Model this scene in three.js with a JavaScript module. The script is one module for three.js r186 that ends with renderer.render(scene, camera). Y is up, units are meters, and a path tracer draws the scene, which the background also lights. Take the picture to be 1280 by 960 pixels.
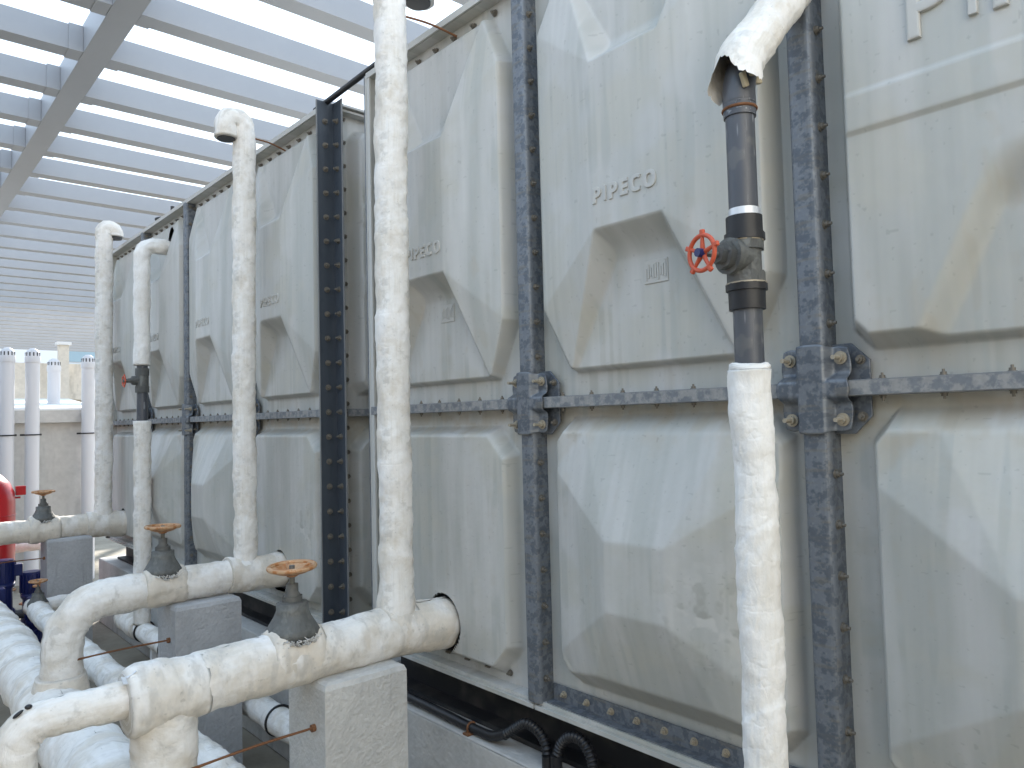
import * as THREE from 'three';
import { mergeGeometries } from 'three/addons/utils/BufferGeometryUtils.js';
import { ImprovedNoise } from 'three/addons/math/ImprovedNoise.js';
import { RoundedBoxGeometry } from 'three/addons/geometries/RoundedBoxGeometry.js';
import { FontLoader } from 'three/addons/loaders/FontLoader.js';
import { TextGeometry } from 'three/addons/geometries/TextGeometry.js';

/* ------------------------------------------------ camera, sky, sun, exposure */
const V = (x, y, z) => new THREE.Vector3(x, y, z);
const scene = new THREE.Scene();
const camera = new THREE.PerspectiveCamera(54.775, 4 / 3, 0.05, 600);
camera.position.set(-1.7258, 1.6973, 0.8335);
camera.up.set(-0.013356, 0.998552, 0.052111);
camera.lookAt(camera.position.clone().add(V(0.666372, 0.047744, -0.74409)));

const SUN = V(0.50, 0.44, -0.745).normalize();
function makeSky() {
  const w = 512, h = 256, d = new Float32Array(w * h * 4), nz = new ImprovedNoise(), p = V(0, 0, 0);
  for (let j = 0; j < h; j++) for (let i = 0; i < w; i++) {
    const el = ((j + 0.5) / h - 0.5) * Math.PI, az = ((i + 0.5) / w - 0.5) * 2 * Math.PI;
    p.set(Math.cos(el) * Math.cos(az), Math.sin(el), Math.cos(el) * Math.sin(az));
    const s = Math.max(0, p.y), k = Math.pow(1 - s, 5);
    let c = [0.43 + 0.45 * k, 0.585 + 0.30 * k, 0.785 + 0.10 * k];
    if (p.y > 0) {
      const q = 1 / (p.y + 0.18), n = nz.noise(p.x * q * 1.4 + 7, p.z * q * 1.4, 3) + 0.5 * nz.noise(p.x * q * 3.1, p.z * q * 3.1 + 5, 9);
      const m = THREE.MathUtils.smoothstep(n, 0.0, 0.75) * 0.25;
      c = c.map((v, t) => v * (1 - m) + [0.80, 0.84, 0.90][t] * m);
    } else { const g = Math.min(1, -p.y * 8); c = c.map((v, t) => v * (1 - g) + [0.5, 0.48, 0.45][t] * g); }
    const a = Math.pow(Math.max(0, p.dot(SUN)), 6) * 0.2;
    const o = (j * w + i) * 4;
    d[o] = c[0] + a; d[o + 1] = c[1] + a; d[o + 2] = c[2] + a * 0.92; d[o + 3] = 1;
  }
  const t = new THREE.DataTexture(d, w, h, THREE.RGBAFormat, THREE.FloatType);
  t.mapping = THREE.EquirectangularReflectionMapping; t.magFilter = t.minFilter = THREE.LinearFilter; t.needsUpdate = true;
  return t;
}
const sky = makeSky();
scene.background = sky; scene.environment = sky;

const sun = new THREE.DirectionalLight(new THREE.Color().setRGB(1, 0.95, 0.87), 5);
sun.position.copy(SUN).multiplyScalar(40).add(V(0, 0, -6)); sun.target.position.set(0, 0, -6);
sun.castShadow = true; sun.shadow.radius = 2; sun.shadow.mapSize.set(4096, 4096);
Object.assign(sun.shadow.camera, { left: -30, right: 30, top: 30, bottom: -30, near: 1, far: 120 });
scene.add(sun, sun.target);
const renderer = new THREE.WebGLRenderer({ antialias: true });
renderer.toneMapping = THREE.LinearToneMapping;
renderer.toneMappingExposure = 2.65;
renderer.shadowMap.enabled = true;

/* ------------------------------------------------ helpers */
let seed = 12345;
const rnd = () => { seed = (seed * 1664525 + 1013904223) >>> 0; return seed / 4294967296; };
const clamp = (v, a = 0, b = 1) => Math.min(b, Math.max(a, v));
const sstep = (a, b, v) => { const t = clamp((v - a) / (b - a)); return t * t * (3 - 2 * t); };
const PN = new ImprovedNoise();
const noise = (x, y, z) => PN.noise(x + 31.7, y + 11.3, z + 57.9);
// tileable value noise on a px x py lattice
function tileNoise(px, py, sd) {
  const g = new Float32Array(px * py); let s = sd * 7919 + 17;
  for (let i = 0; i < g.length; i++) { s = (s * 1664525 + 1013904223) >>> 0; g[i] = s / 4294967296; }
  return (u, v) => {
    const x = u * px, y = v * py, x0 = Math.floor(x), y0 = Math.floor(y);
    let fx = x - x0, fy = y - y0; fx = fx * fx * (3 - 2 * fx); fy = fy * fy * (3 - 2 * fy);
    const a = ((x0 % px) + px) % px, b = (a + 1) % px, c = ((y0 % py) + py) % py, e = (c + 1) % py;
    return (g[c * px + a] * (1 - fx) + g[c * px + b] * fx) * (1 - fy) + (g[e * px + a] * (1 - fx) + g[e * px + b] * fx) * fy;
  };
}
function fbm(px, py, sd, oct = 4, gain = 0.55) {
  const L = []; for (let o = 0; o < oct; o++) L.push(tileNoise(px << o, py << o, sd + o * 13));
  let n = 0; for (let o = 0; o < oct; o++) n += Math.pow(gain, o);
  return (u, v) => { let r = 0, a = 1; for (let o = 0; o < oct; o++) { r += L[o](u, v) * a; a *= gain; } return r / n; };
}
const toS = (v) => { v = clamp(v); return v <= 0.0031308 ? v * 12.92 : 1.055 * Math.pow(v, 1 / 2.4) - 0.055; };
function tex(w, h, fn, colour = true) {
  const d = new Uint8Array(w * h * 4);
  for (let j = 0; j < h; j++) for (let i = 0; i < w; i++) {
    const c = fn((i + 0.5) / w, (j + 0.5) / h), o = (j * w + i) * 4;
    if (colour) { d[o] = toS(c[0]) * 255; d[o + 1] = toS(c[1]) * 255; d[o + 2] = toS(c[2]) * 255; }
    else d[o] = d[o + 1] = d[o + 2] = clamp(c) * 255;
    d[o + 3] = 255;
  }
  const t = new THREE.DataTexture(d, w, h, THREE.RGBAFormat);
  t.wrapS = t.wrapT = THREE.RepeatWrapping; t.magFilter = THREE.LinearFilter; t.minFilter = THREE.LinearMipmapLinearFilter; t.generateMipmaps = true;
  if (colour) t.colorSpace = THREE.SRGBColorSpace; t.needsUpdate = true; return t;
}
const mix3 = (a, b, t) => a.map((v, i) => v * (1 - t) + b[i] * t);
const mul3 = (a, k) => a.map((v) => v * k);
const lin = (r, g, b) => new THREE.Color().setRGB(r, g, b);
const std = (o) => new THREE.MeshStandardMaterial({ roughness: 0.8, side: THREE.DoubleSide, ...o });

function clean(g) {
  g = g.index ? g.toNonIndexed() : g;
  for (const k of Object.keys(g.attributes)) if (!['position', 'normal', 'uv'].includes(k)) g.deleteAttribute(k);
  if (!g.attributes.uv) g.setAttribute('uv', new THREE.BufferAttribute(new Float32Array(g.attributes.position.count * 2), 2));
  return g;
}
const merge = (list) => (list.length === 1 ? list[0] : mergeGeometries(list.map(clean)));
// uv in metres, by the axis each face points along
function uvm(g, s = 1) {
  g = clean(g); const p = g.attributes.position, n = g.attributes.normal, uv = g.attributes.uv;
  for (let i = 0; i < p.count; i++) {
    const ax = Math.abs(n.getX(i)), ay = Math.abs(n.getY(i)), az = Math.abs(n.getZ(i));
    if (ay >= ax && ay >= az) uv.setXY(i, p.getX(i) * s, p.getZ(i) * s);
    else if (ax >= az) uv.setXY(i, p.getZ(i) * s, p.getY(i) * s);
    else uv.setXY(i, p.getX(i) * s, p.getY(i) * s);
  }
  return g;
}
const box = (x0, x1, y0, y1, z0, z1) => new THREE.BoxGeometry(x1 - x0, y1 - y0, z1 - z0).translate((x0 + x1) / 2, (y0 + y1) / 2, (z0 + z1) / 2);
const rbox = (x0, x1, y0, y1, z0, z1, r = 0.008, s = 2) => new RoundedBoxGeometry(x1 - x0, y1 - y0, z1 - z0, s, r).translate((x0 + x1) / 2, (y0 + y1) / 2, (z0 + z1) / 2);
function cyl(a, b, r0, r1 = r0, seg = 24, open = false) {
  const d = b.clone().sub(a), g = new THREE.CylinderGeometry(r1, r0, d.length(), seg, 1, open);
  g.applyQuaternion(new THREE.Quaternion().setFromUnitVectors(V(0, 1, 0), d.clone().normalize()));
  return g.translate((a.x + b.x) / 2, (a.y + b.y) / 2, (a.z + b.z) / 2);
}
const used = {};
function numbered(n) { used[n] = (used[n] ?? -1) + 1; return used[n] ? `${n}_${String(used[n]).padStart(3, '0')}` : n; }
function tag(o, label, category, group, kind) {
  o.userData.label = label; o.userData.category = category;
  if (group) o.userData.group = group; if (kind) o.userData.kind = kind; return o;
}
function mesh(name, g, m, parent) {
  const o = new THREE.Mesh(g, m); o.name = parent ? name : numbered(name); o.castShadow = o.receiveShadow = true;
  (parent ?? scene).add(o); return o;
}
function thing(name, label, category, pos = [0, 0, 0], group) {
  const o = new THREE.Group(); o.name = numbered(name); o.position.set(...pos); scene.add(o); return tag(o, label, category, group);
}
const struct = (name, g, m) => { const o = mesh(name, g, m); o.userData.kind = 'structure'; return o; };

/* ------------------------------------------------ materials */
// glass-reinforced plastic panels: vertical mould streaks, tan grime
function grpMap(sd, grime, scuff = 0) {
  const st = fbm(9, 2, sd, 4), fine = fbm(60, 3, sd + 5, 2), blot = fbm(5, 7, sd + 9, 4), speck = fbm(90, 120, sd + 21, 1), run = fbm(28, 2, sd + 31, 3), edge = fbm(24, 24, sd + 41, 3);
  return tex(384, 512, (u, v) => {
    const s = st(u, v), f = fine(u, v), b = blot(u, v);
    let c = mix3([0.42, 0.42, 0.39], [0.51, 0.50, 0.475], sstep(0.3, 0.7, s));
    c = mix3(c, [0.46, 0.445, 0.39], sstep(0.48, 0.72, b) * 0.7);
    c = mul3(c, 0.945 + 0.11 * f);
    c = mix3(c, [0.36, 0.375, 0.355], sstep(0.56, 0.7, run(u, v)) * sstep(0.4, 0.6, b) * 0.45);
    const g = grime(u, v, edge(u, v), run(u, v)), sx = (u - 0.74) / 0.11, sy = (v - 0.42) / 0.12, sc = Math.exp(-(sx * sx + sy * sy)) * sstep(0.42, 0.68, edge(u * 1.7, v * 1.3)) * scuff;
    c = mix3(c, mix3([0.60, 0.58, 0.54], [0.27, 0.255, 0.22], sstep(0.42, 0.55, edge(v, u))), sc * 0.55);
    c = mix3(c, [0.40, 0.335, 0.245], clamp(g));
    if (speck(u, v) > 0.93) c = mul3(c, 0.86);
    return c;
  });
}
// tan dust lies on the ledge under each rail and runs down unevenly
const upGrime = (u, v, e, r) => 0.22 * sstep(0.5, 0.75, r) * sstep(0.45, 0.62, e) * (v < 0.36 ? 1 : 0.4);
const loGrime = (u, v, e, r) => 0.4 * sstep(0.85, 0.95, v + 0.12 * (e - 0.5)) * sstep(0.3, 0.62, e) + 0.16 * sstep(0.55, 0.8, r) * sstep(0.4, 0.65, e);
const grpBump = (() => { const a = fbm(40, 40, 77, 3), b = fbm(120, 10, 78, 2); return tex(256, 256, (u, v) => a(u, v) * 0.7 + b(u, v) * 0.3, false); })();
const grp = (sd, g) => std({ map: grpMap(sd, g, sd === 22 ? 1 : sd === 24 ? 0.4 : 0), roughness: 0.4, bumpMap: grpBump, bumpScale: 0.0012 });
const M = {};
M.up = [11, 12, 13, 14].map((s) => grp(s, upGrime));
M.lo = [21, 22, 23, 24].map((s) => grp(s, loGrime));
M.letters = std({ color: lin(0.48, 0.47, 0.44), roughness: 0.5 });
M.shell = M.letters;

function galvMap(sd, dark) {
  const a = fbm(26, 26, sd, 4), b = fbm(70, 70, sd + 4, 2), r = fbm(6, 30, sd + 8, 3);
  return tex(512, 512, (u, v) => {
    const k = sstep(0.42, 0.58, a(u, v)) * 0.75 + 0.25 * b(u, v);
    let c = mix3([0.10, 0.116, 0.140], [0.185, 0.203, 0.228], k);
    c = mix3(c, [0.24, 0.245, 0.245], sstep(0.6, 0.8, b(u, v)) * 0.4);
    c = mix3(c, [0.20, 0.18, 0.145], sstep(0.58, 0.75, r(u, v)) * 0.4);
    return mul3(c, dark);
  });
}
const galvBump = (() => { const a = fbm(40, 40, 91, 3); return tex(256, 256, (u, v) => a(u, v), false); })();
M.galv = std({ map: galvMap(3, 1), roughness: 0.5, metalness: 0.35, bumpMap: galvBump, bumpScale: 0.0008 });
M.galvPlate = std({ map: galvMap(6, 1), roughness: 0.42, metalness: 0.4, bumpMap: galvBump, bumpScale: 0.0006 });
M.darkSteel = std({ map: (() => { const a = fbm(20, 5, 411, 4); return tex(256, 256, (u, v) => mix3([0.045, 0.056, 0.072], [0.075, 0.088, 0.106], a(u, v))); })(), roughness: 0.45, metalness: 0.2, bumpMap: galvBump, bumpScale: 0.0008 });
// flat bar crusted with chalky zinc bloom in patches, bare grey metal between them
M.galvRail = std({ map: (() => { const a = fbm(22, 22, 401, 5, 0.65), b = fbm(60, 60, 405, 2); return tex(512, 512, (u, v) => mul3(mix3([0.17, 0.18, 0.195], [0.285, 0.28, 0.27], sstep(0.36, 0.6, a(u, v))), 0.88 + 0.24 * b(u, v))); })(), roughness: 0.7, metalness: 0.1, bumpMap: galvBump, bumpScale: 0.001 });
M.bolt = std({ color: lin(0.20, 0.18, 0.15), roughness: 0.55, metalness: 0.5 });
M.boltLight = std({ color: lin(0.40, 0.35, 0.27), roughness: 0.55, metalness: 0.4 });

// canvas lagging, painted white and dirty
function jacketMap(sd, dirt, base = 0) {
  const a = fbm(3, 4, sd, 6, 0.6), st = fbm(26, 3, sd + 3, 4), c2 = fbm(60, 60, sd + 7, 2), d = fbm(4, 9, sd + 11, 5), sp = fbm(40, 40, sd + 17, 3, 0.7), rub = fbm(7, 12, sd + 23, 5, 0.65);
  return tex(512, 512, (u, v) => {
    let c = mix3([0.82, 0.80, 0.765], [0.70, 0.63, 0.535], base);
    c = mix3(c, [0.66, 0.605, 0.525], sstep(0.42, 0.66, a(u, v)) * 0.75 * dirt);
    c = mix3(c, [0.62, 0.57, 0.49], sstep(0.5, 0.8, st(u, v)) * 0.35 * dirt);
    c = mix3(c, [0.50, 0.475, 0.435], sstep(0.54, 0.76, rub(u, v)) * 0.5 * dirt);
    c = mix3(c, [0.89, 0.87, 0.85], sstep(0.5, 0.7, d(u, v)) * 0.45);
    if (sp(u, v) > 0.80) c = mul3(c, 1 - 0.15 * dirt);
    return mul3(c, 0.95 + 0.09 * c2(u, v));
  });
}
const jacketBump = (() => { // weave, diagonal wrap creases, brush marks
  const a = fbm(7, 7, 201, 4), w = tileNoise(160, 160, 207), cr = fbm(5, 4, 211, 4), lines = fbm(30, 5, 215, 3), cr2 = fbm(4, 11, 219, 4);
  return tex(512, 512, (u, v) => {
    const f1 = Math.min(1, Math.abs(cr(u, v + u) - 0.5) * 16), f2 = Math.min(1, Math.abs(cr2(u, v) - 0.5) * 12);
    return 0.45 * a(u, v) + 0.08 * w(u, v) + 0.22 * lines(u, v) + 0.10 * f1 + 0.15 * f2;
  }, false);
})();
const jacketMat = (sd, dirt, base) => std({ map: jacketMap(sd, dirt, base), roughness: 0.88, bumpMap: jacketBump, bumpScale: 0.0042 });
M.jClean = jacketMat(41, 0.45); M.jMid = jacketMat(43, 1.15, 0.12); M.jDirty = jacketMat(47, 1.1, 0.85);

function concMap(sd, base, amp) {
  const a = fbm(6, 6, sd, 5), b = fbm(50, 50, sd + 4, 2), s = fbm(14, 3, sd + 9, 4);
  return tex(512, 512, (u, v) => {
    let c = mul3(base, 1 - amp + 2 * amp * a(u, v));
    c = mix3(c, mul3(base, 0.62), sstep(0.6, 0.8, s(u, v)) * 0.5);
    return mul3(c, 0.92 + 0.16 * b(u, v));
  });
}
const concBump = (() => { const a = fbm(22, 22, 301, 4, 0.7), b = fbm(70, 70, 305, 2); return tex(512, 512, (u, v) => 0.65 * a(u, v) + 0.35 * b(u, v), false); })();
M.ped = std({ map: concMap(61, [0.41, 0.415, 0.425], 0.12), roughness: 0.85, bumpMap: concBump, bumpScale: 0.006 });
M.pedPale = std({ map: concMap(63, [0.53, 0.52, 0.495], 0.12), roughness: 0.85, bumpMap: concBump, bumpScale: 0.006 });
M.plinth = std({ map: concMap(65, [0.46, 0.45, 0.43], 0.16), roughness: 0.9, bumpMap: concBump, bumpScale: 0.005 });
M.floor = std({ map: concMap(67, [0.30, 0.265, 0.21], 0.3), roughness: 0.95, bumpMap: concBump, bumpScale: 0.006 });
M.wall = std({ map: concMap(69, [0.55, 0.53, 0.50], 0.1), roughness: 0.9, bumpMap: concBump, bumpScale: 0.002 });
M.roughcast = std({ map: concMap(73, [0.24, 0.23, 0.21], 0.15), roughness: 0.95, bumpMap: concBump, bumpScale: 0.006 });
M.cream = std({ map: concMap(75, [0.80, 0.755, 0.67], 0.05), roughness: 0.9 });
M.beige = std({ map: concMap(71, [0.72, 0.66, 0.57], 0.06), roughness: 0.9 });
M.white = std({ color: lin(0.8, 0.8, 0.8), roughness: 0.6 });
M.slat = (() => { const a = fbm(4, 4, 81, 4); return std({ map: tex(256, 256, (u, v) => mul3([0.36, 0.365, 0.38], 0.92 + 0.1 * a(u, v))), roughness: 0.45 }); })();
M.pvc = std({ color: lin(0.62, 0.61, 0.62), roughness: 0.35 });
M.blackPipe = (() => {
  const a = fbm(12, 3, 95, 4), sc = fbm(40, 8, 97, 2), w = fbm(8, 8, 99, 4);
  return std({ map: tex(512, 512, (u, v) => {
    let c = mix3([0.045, 0.05, 0.062], [0.095, 0.10, 0.115], a(u, v));
    c = mix3(c, [0.32, 0.33, 0.35], sstep(0.72, 0.82, sc(u, v)) * 0.6);
    return mix3(c, [0.2, 0.19, 0.17], sstep(0.6, 0.75, w(u, v)) * 0.25);
  }), roughness: 0.38 });
})();
M.blackPlastic = std({ color: lin(0.012, 0.012, 0.014), roughness: 0.45 });
M.blackSteel = std({ map: (() => { const a = fbm(12, 12, 111, 4); return tex(256, 256, (u, v) => mix3([0.012, 0.012, 0.014], [0.05, 0.045, 0.04], sstep(0.4, 0.8, a(u, v)))); })(), roughness: 0.6 });
M.iron = (() => {
  const a = fbm(12, 12, 121, 4), b = fbm(8, 8, 125, 4);
  return std({ map: tex(256, 256, (u, v) => mix3(mix3([0.085, 0.088, 0.085], [0.16, 0.16, 0.15], a(u, v)), [0.20, 0.205, 0.19], sstep(0.55, 0.75, b(u, v)) * 0.6)), roughness: 0.6, metalness: 0.3, bumpMap: galvBump, bumpScale: 0.002 });
})();
M.brass = (() => {
  const a = fbm(10, 10, 131, 4);
  return std({ map: tex(256, 256, (u, v) => mix3([0.40, 0.17, 0.06], [0.52, 0.33, 0.19], sstep(0.35, 0.65, a(u, v)))), roughness: 0.55, metalness: 0.25 });
})();
M.redWheel = std({ color: lin(0.52, 0.085, 0.035), roughness: 0.45 });
M.red = std({ color: lin(0.40, 0.010, 0.014), roughness: 0.28 });
M.blue = std({ color: lin(0.008, 0.016, 0.10), roughness: 0.35 });
M.rust = (() => { const a = fbm(20, 4, 141, 4); return std({ map: tex(128, 128, (u, v) => mix3([0.075, 0.032, 0.018], [0.27, 0.12, 0.05], a(u, v))), roughness: 0.9 }); })();
M.tape = std({ color: lin(0.7, 0.72, 0.75), roughness: 0.3, metalness: 0.3 });
M.foam = std({ color: lin(0.42, 0.36, 0.25), roughness: 0.95 });
M.glass = std({ color: lin(0.30, 0.40, 0.44), roughness: 0.12, metalness: 0.2 });

/* ------------------------------------------------ floor */
{
  const g = new THREE.PlaneGeometry(160, 160, 1, 1).rotateX(-Math.PI / 2).translate(0, 0, -20);
  const uv = g.attributes.uv, p = g.attributes.position;
  for (let i = 0; i < p.count; i++) uv.setXY(i, p.getX(i) * 0.5, p.getZ(i) * 0.5);
  struct('roof_floor', g, M.floor);
}

/* ------------------------------------------------ tank panels */
const softmin = (a, b, k) => { const h = clamp(0.5 + 0.5 * (b - a) / k); return b * (1 - h) + a * h - k * h * (1 - h); };
const softmax = (a, b, k) => -softmin(-a, -b, k);
const CU = -0.02;
const cut = (a, t, A, B) => { const dx = B[0] - A[0], dy = B[1] - A[1], l = Math.hypot(dx, dy); return ((a - A[0]) * dy - (t - A[1]) * dx) / -l; };
function plane3(A, B, C) { // height field through three (a, t, h) points
  const u = [B[0] - A[0], B[1] - A[1], B[2] - A[2]], w = [C[0] - A[0], C[1] - A[1], C[2] - A[2]], D = u[0] * w[1] - u[1] * w[0];
  const p = (u[2] * w[1] - u[1] * w[2]) / D, q = (u[0] * w[2] - u[2] * w[0]) / D;
  return (a, t) => A[2] + p * (a - A[0]) + q * (t - A[1]);
}
const cornerUp = plane3([0.124, 0.256, 0.12], [0.398, 0.46, 0.068], [0.295, 0.66, 0.046]);
function hUpper(u, v) {
  const a = Math.abs(u), t = Math.abs(v - 0.762), H = 0.12;
  let h = softmin(H, H - 0.19 * (a - 0.124), 0.0008);
  h = softmin(h, cornerUp(a, t), 0.0008);
  const w = 0.124 + (t - 0.256) * 0.423;
  if (t > 0.256 && a < w) {
    const fl = H - 0.088 * softmin((t - 0.256) / 0.062, 1, 0.5);
    h = Math.min(h, softmax(fl, h - (w - a) * 1.6, 0.006));
  }
  const d = Math.min(0.415 - a, 0.668 - t, cut(a, t, [0.415, 0.465], [0.312, 0.668]));
  return Math.max(0, softmin(h, d * 3.8, 0.006));
}
const cornerLo = plane3([0.104, 0.10, 0.165], [0.385, 0.285, 0.060], [0.25, 0.405, 0.060]);
const topLo = plane3([0, 0.10, 0.165], [0.1, 0.10, 0.165], [0, 0.405, 0.060]);
const sideLo = plane3([0.104, 0, 0.165], [0.104, 0.1, 0.165], [0.385, 0, 0.060]);
function hPyramid(u, v) {
  const a = Math.abs(u - 0.02), t = Math.abs(v - 0.495);
  let h = softmin(0.165, topLo(a, t), 0.001);
  h = softmin(softmin(h, sideLo(a, t), 0.001), cornerLo(a, t), 0.001);
  h = softmax(h, 0.056, 0.003);
  const d = Math.min((0.405 - a) * 3.2, (v < 0.49 ? 0.395 - t : 0.455 - t) * 1.2, cut(a, t, [0.405, v < 0.49 ? 0.33 : 0.39], [0.35, v < 0.49 ? 0.395 : 0.455]) * 2.4);
  return Math.max(0, softmin(h, d, 0.006));
}
function hFlat(u, v) {
  const a = Math.abs(u - CU), t = Math.abs(v - 0.485);
  const d = Math.min(0.415 - a, 0.435 - t, cut(a, t, [0.415, 0.335], [0.32, 0.435]));
  return Math.max(0, softmin(0.06, d * 2.4, 0.006));
}
function hLogo(u, v) {
  const a = Math.abs(u), t = Math.abs(v - 0.755), H = 0.075;
  let h = H + 0.0065 * (sstep(0.573, 0.580, v) - sstep(0.662, 0.669, v)) + 0.0065 * sstep(0.93, 0.937, v) * (1 - sstep(1.02, 1.027, v));
  const t2 = Math.abs(v - 0.75), w = 0.13 + (t2 - 0.30) * 0.45;
  if (t2 > 0.2 && v < 0.75) h -= 0.045 * sstep(-0.015, 0.05, w - Math.abs(u - 0.03)) * sstep(0.27, 0.40, t2);
  const d = Math.min(0.42 - a, 0.665 - t, cut(a, t, [0.42, 0.615], [0.375, 0.665]));
  return Math.max(0, softmin(h, d * 2.6, 0.008));
}
const FL = 0.05;       // flange depth, outwards
function panelGeo(H, hf, step, hole, W = 1) {
  const nx = Math.round(W / step), ny = Math.round(H / step), pos = [], uv = [], idx = [];
  const m = 0.006;
  for (let j = 0; j <= ny; j++) for (let i = 0; i <= nx; i++) {
    let u = -W / 2 + m + (W - 2 * m) * i / nx, v = m + (H - 2 * m) * j / ny;
    if (hole) {
      const du = (u - hole[0]) / hole[2], dv = (v - hole[1]) / hole[3], r = Math.hypot(du, dv), e = step / hole[2] * 0.75;
      if (Math.abs(r - 1) < e && r > 0) { u = hole[0] + du / r * hole[2]; v = hole[1] + dv / r * hole[3]; }
    }
    pos.push(u, v, hf(u, v)); uv.push(u / W + 0.5, v / H);
  }
  for (let j = 0; j < ny; j++) for (let i = 0; i < nx; i++) {
    const a = j * (nx + 1) + i, b = a + 1, c = a + nx + 1, d = c + 1;
    if (hole) {
      const cx = (pos[a * 3] + pos[d * 3]) / 2, cy = (pos[a * 3 + 1] + pos[d * 3 + 1]) / 2;
      if (Math.hypot((cx - hole[0]) / hole[2], (cy - hole[1]) / hole[3]) < 0.98) continue;
    }
    idx.push(a, b, d, a, d, c);
  }
  const g = new THREE.BufferGeometry();
  g.setAttribute('position', new THREE.Float32BufferAttribute(pos, 3));
  g.setAttribute('uv', new THREE.Float32BufferAttribute(uv, 2)); g.setIndex(idx); g.computeVertexNormals();
  // moulded flange all round
  const t = 0.009, fl = [box(-W / 2 + m - 0.003, -W / 2 + m + t, m, H - m, -0.004, FL), box(W / 2 - m - t, W / 2 - m + 0.003, m, H - m, -0.004, FL),
    box(-W / 2 + m + t, W / 2 - m - t, m - 0.003, m + t, -0.004, FL), box(-W / 2 + m + t, W / 2 - m - t, H - m - t, H - m + 0.003, -0.004, FL)];
  for (const f of fl) { const q = f.attributes.position, w = f.attributes.uv; for (let i = 0; i < q.count; i++) w.setXY(i, q.getX(i) / W + 0.5, q.getY(i) / H); }
  return mergeGeometries([g.toNonIndexed(), ...fl.map((f) => f.toNonIndexed())]);
}
const font = await new FontLoader().loadAsync('fonts/droid/droid_sans_bold.typeface.json');
const fontThin = await new FontLoader().loadAsync('fonts/droid/droid_sans_regular.typeface.json').catch(() => font);
function lettering(str, size, gap, depth, f = font) {
  const L = []; let x = 0;
  for (const ch of str) {
    if (ch === 'I') { const sw = size * (f === font ? 0.17 : 0.13), g = rbox(0, sw, 0, size, -depth * 0.6, depth * 1.6, depth * 0.5, 1).translate(x + gap * 0.4, 0, 0); x += sw + gap * 1.8; L.push(clean(g)); continue; }
    const g = new TextGeometry(ch, { font: f, size, depth, curveSegments: 5, bevelEnabled: true, bevelThickness: depth * 0.6, bevelSize: size * 0.035, bevelSegments: 2 });
    g.computeBoundingBox(); g.translate(x - g.boundingBox.min.x, 0, 0); x += g.boundingBox.max.x - g.boundingBox.min.x + gap; L.push(clean(g));
  }
  const g = mergeGeometries(L); g.translate(-(x - gap) / 2, 0, 0); return g;
}
const smallText = lettering('PIPECO', 0.046, 0.008, 0.0028);
const bigText = lettering('PIPECO', 0.135, 0.019, 0.006, fontThin);
const plaque = (() => { // small rough moulded mark in the lower recess
  const L = [rbox(-0.042, 0.042, -0.034, 0.034, -0.002, 0.0025, 0.002)];
  for (let i = 0; i < 9; i++) L.push(box(-0.036 + i * 0.0085, -0.031 + i * 0.0085, -0.026 + 0.014 * rnd(), 0.01 + 0.018 * rnd(), 0, 0.005));
  return merge(L);
})();
const G = {
  up: panelGeo(1.5, hUpper, 0.005), upFar: panelGeo(1.5, hUpper, 0.009), upHole: panelGeo(1.5, hUpper, 0.007, [0.125, 1.272, 0.078, 0.135]),
  pyr: panelGeo(1, hPyramid, 0.006), pyrFar: panelGeo(1, hPyramid, 0.01), flat: panelGeo(1, hFlat, 0.008, [0, 0.175, 0.108, 0.115]),
  flatFar: panelGeo(1, hFlat, 0.01, [-0.04, 0.175, 0.108, 0.115]), logo: panelGeo(1.5, hLogo, 0.0055), plain: panelGeo(1, hFlat, 0.01),
};

/* tank frame: local x runs along the wall (world +z), local z points out (world -x) */
const hex = (r, l) => new THREE.CylinderGeometry(r, r, l, 6).rotateX(Math.PI / 2);
const boltHead = (() => merge([hex(0.0085, 0.008).translate(0, 0, 0.006), new THREE.CylinderGeometry(0.0115, 0.0115, 0.003, 12).rotateX(Math.PI / 2).translate(0, 0, 0.001), new THREE.CylinderGeometry(0.004, 0.004, 0.010, 8).rotateX(Math.PI / 2).translate(0, 0, 0.013)]))();
const longBolt = (() => merge([hex(0.0105, 0.010).translate(0, 0, 0.008), new THREE.CylinderGeometry(0.0155, 0.0155, 0.003, 14).rotateX(Math.PI / 2).translate(0, 0, 0.0015), new THREE.CylinderGeometry(0.0055, 0.0055, 0.040, 10).rotateX(Math.PI / 2).translate(0, 0, 0.02)]))();

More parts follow.
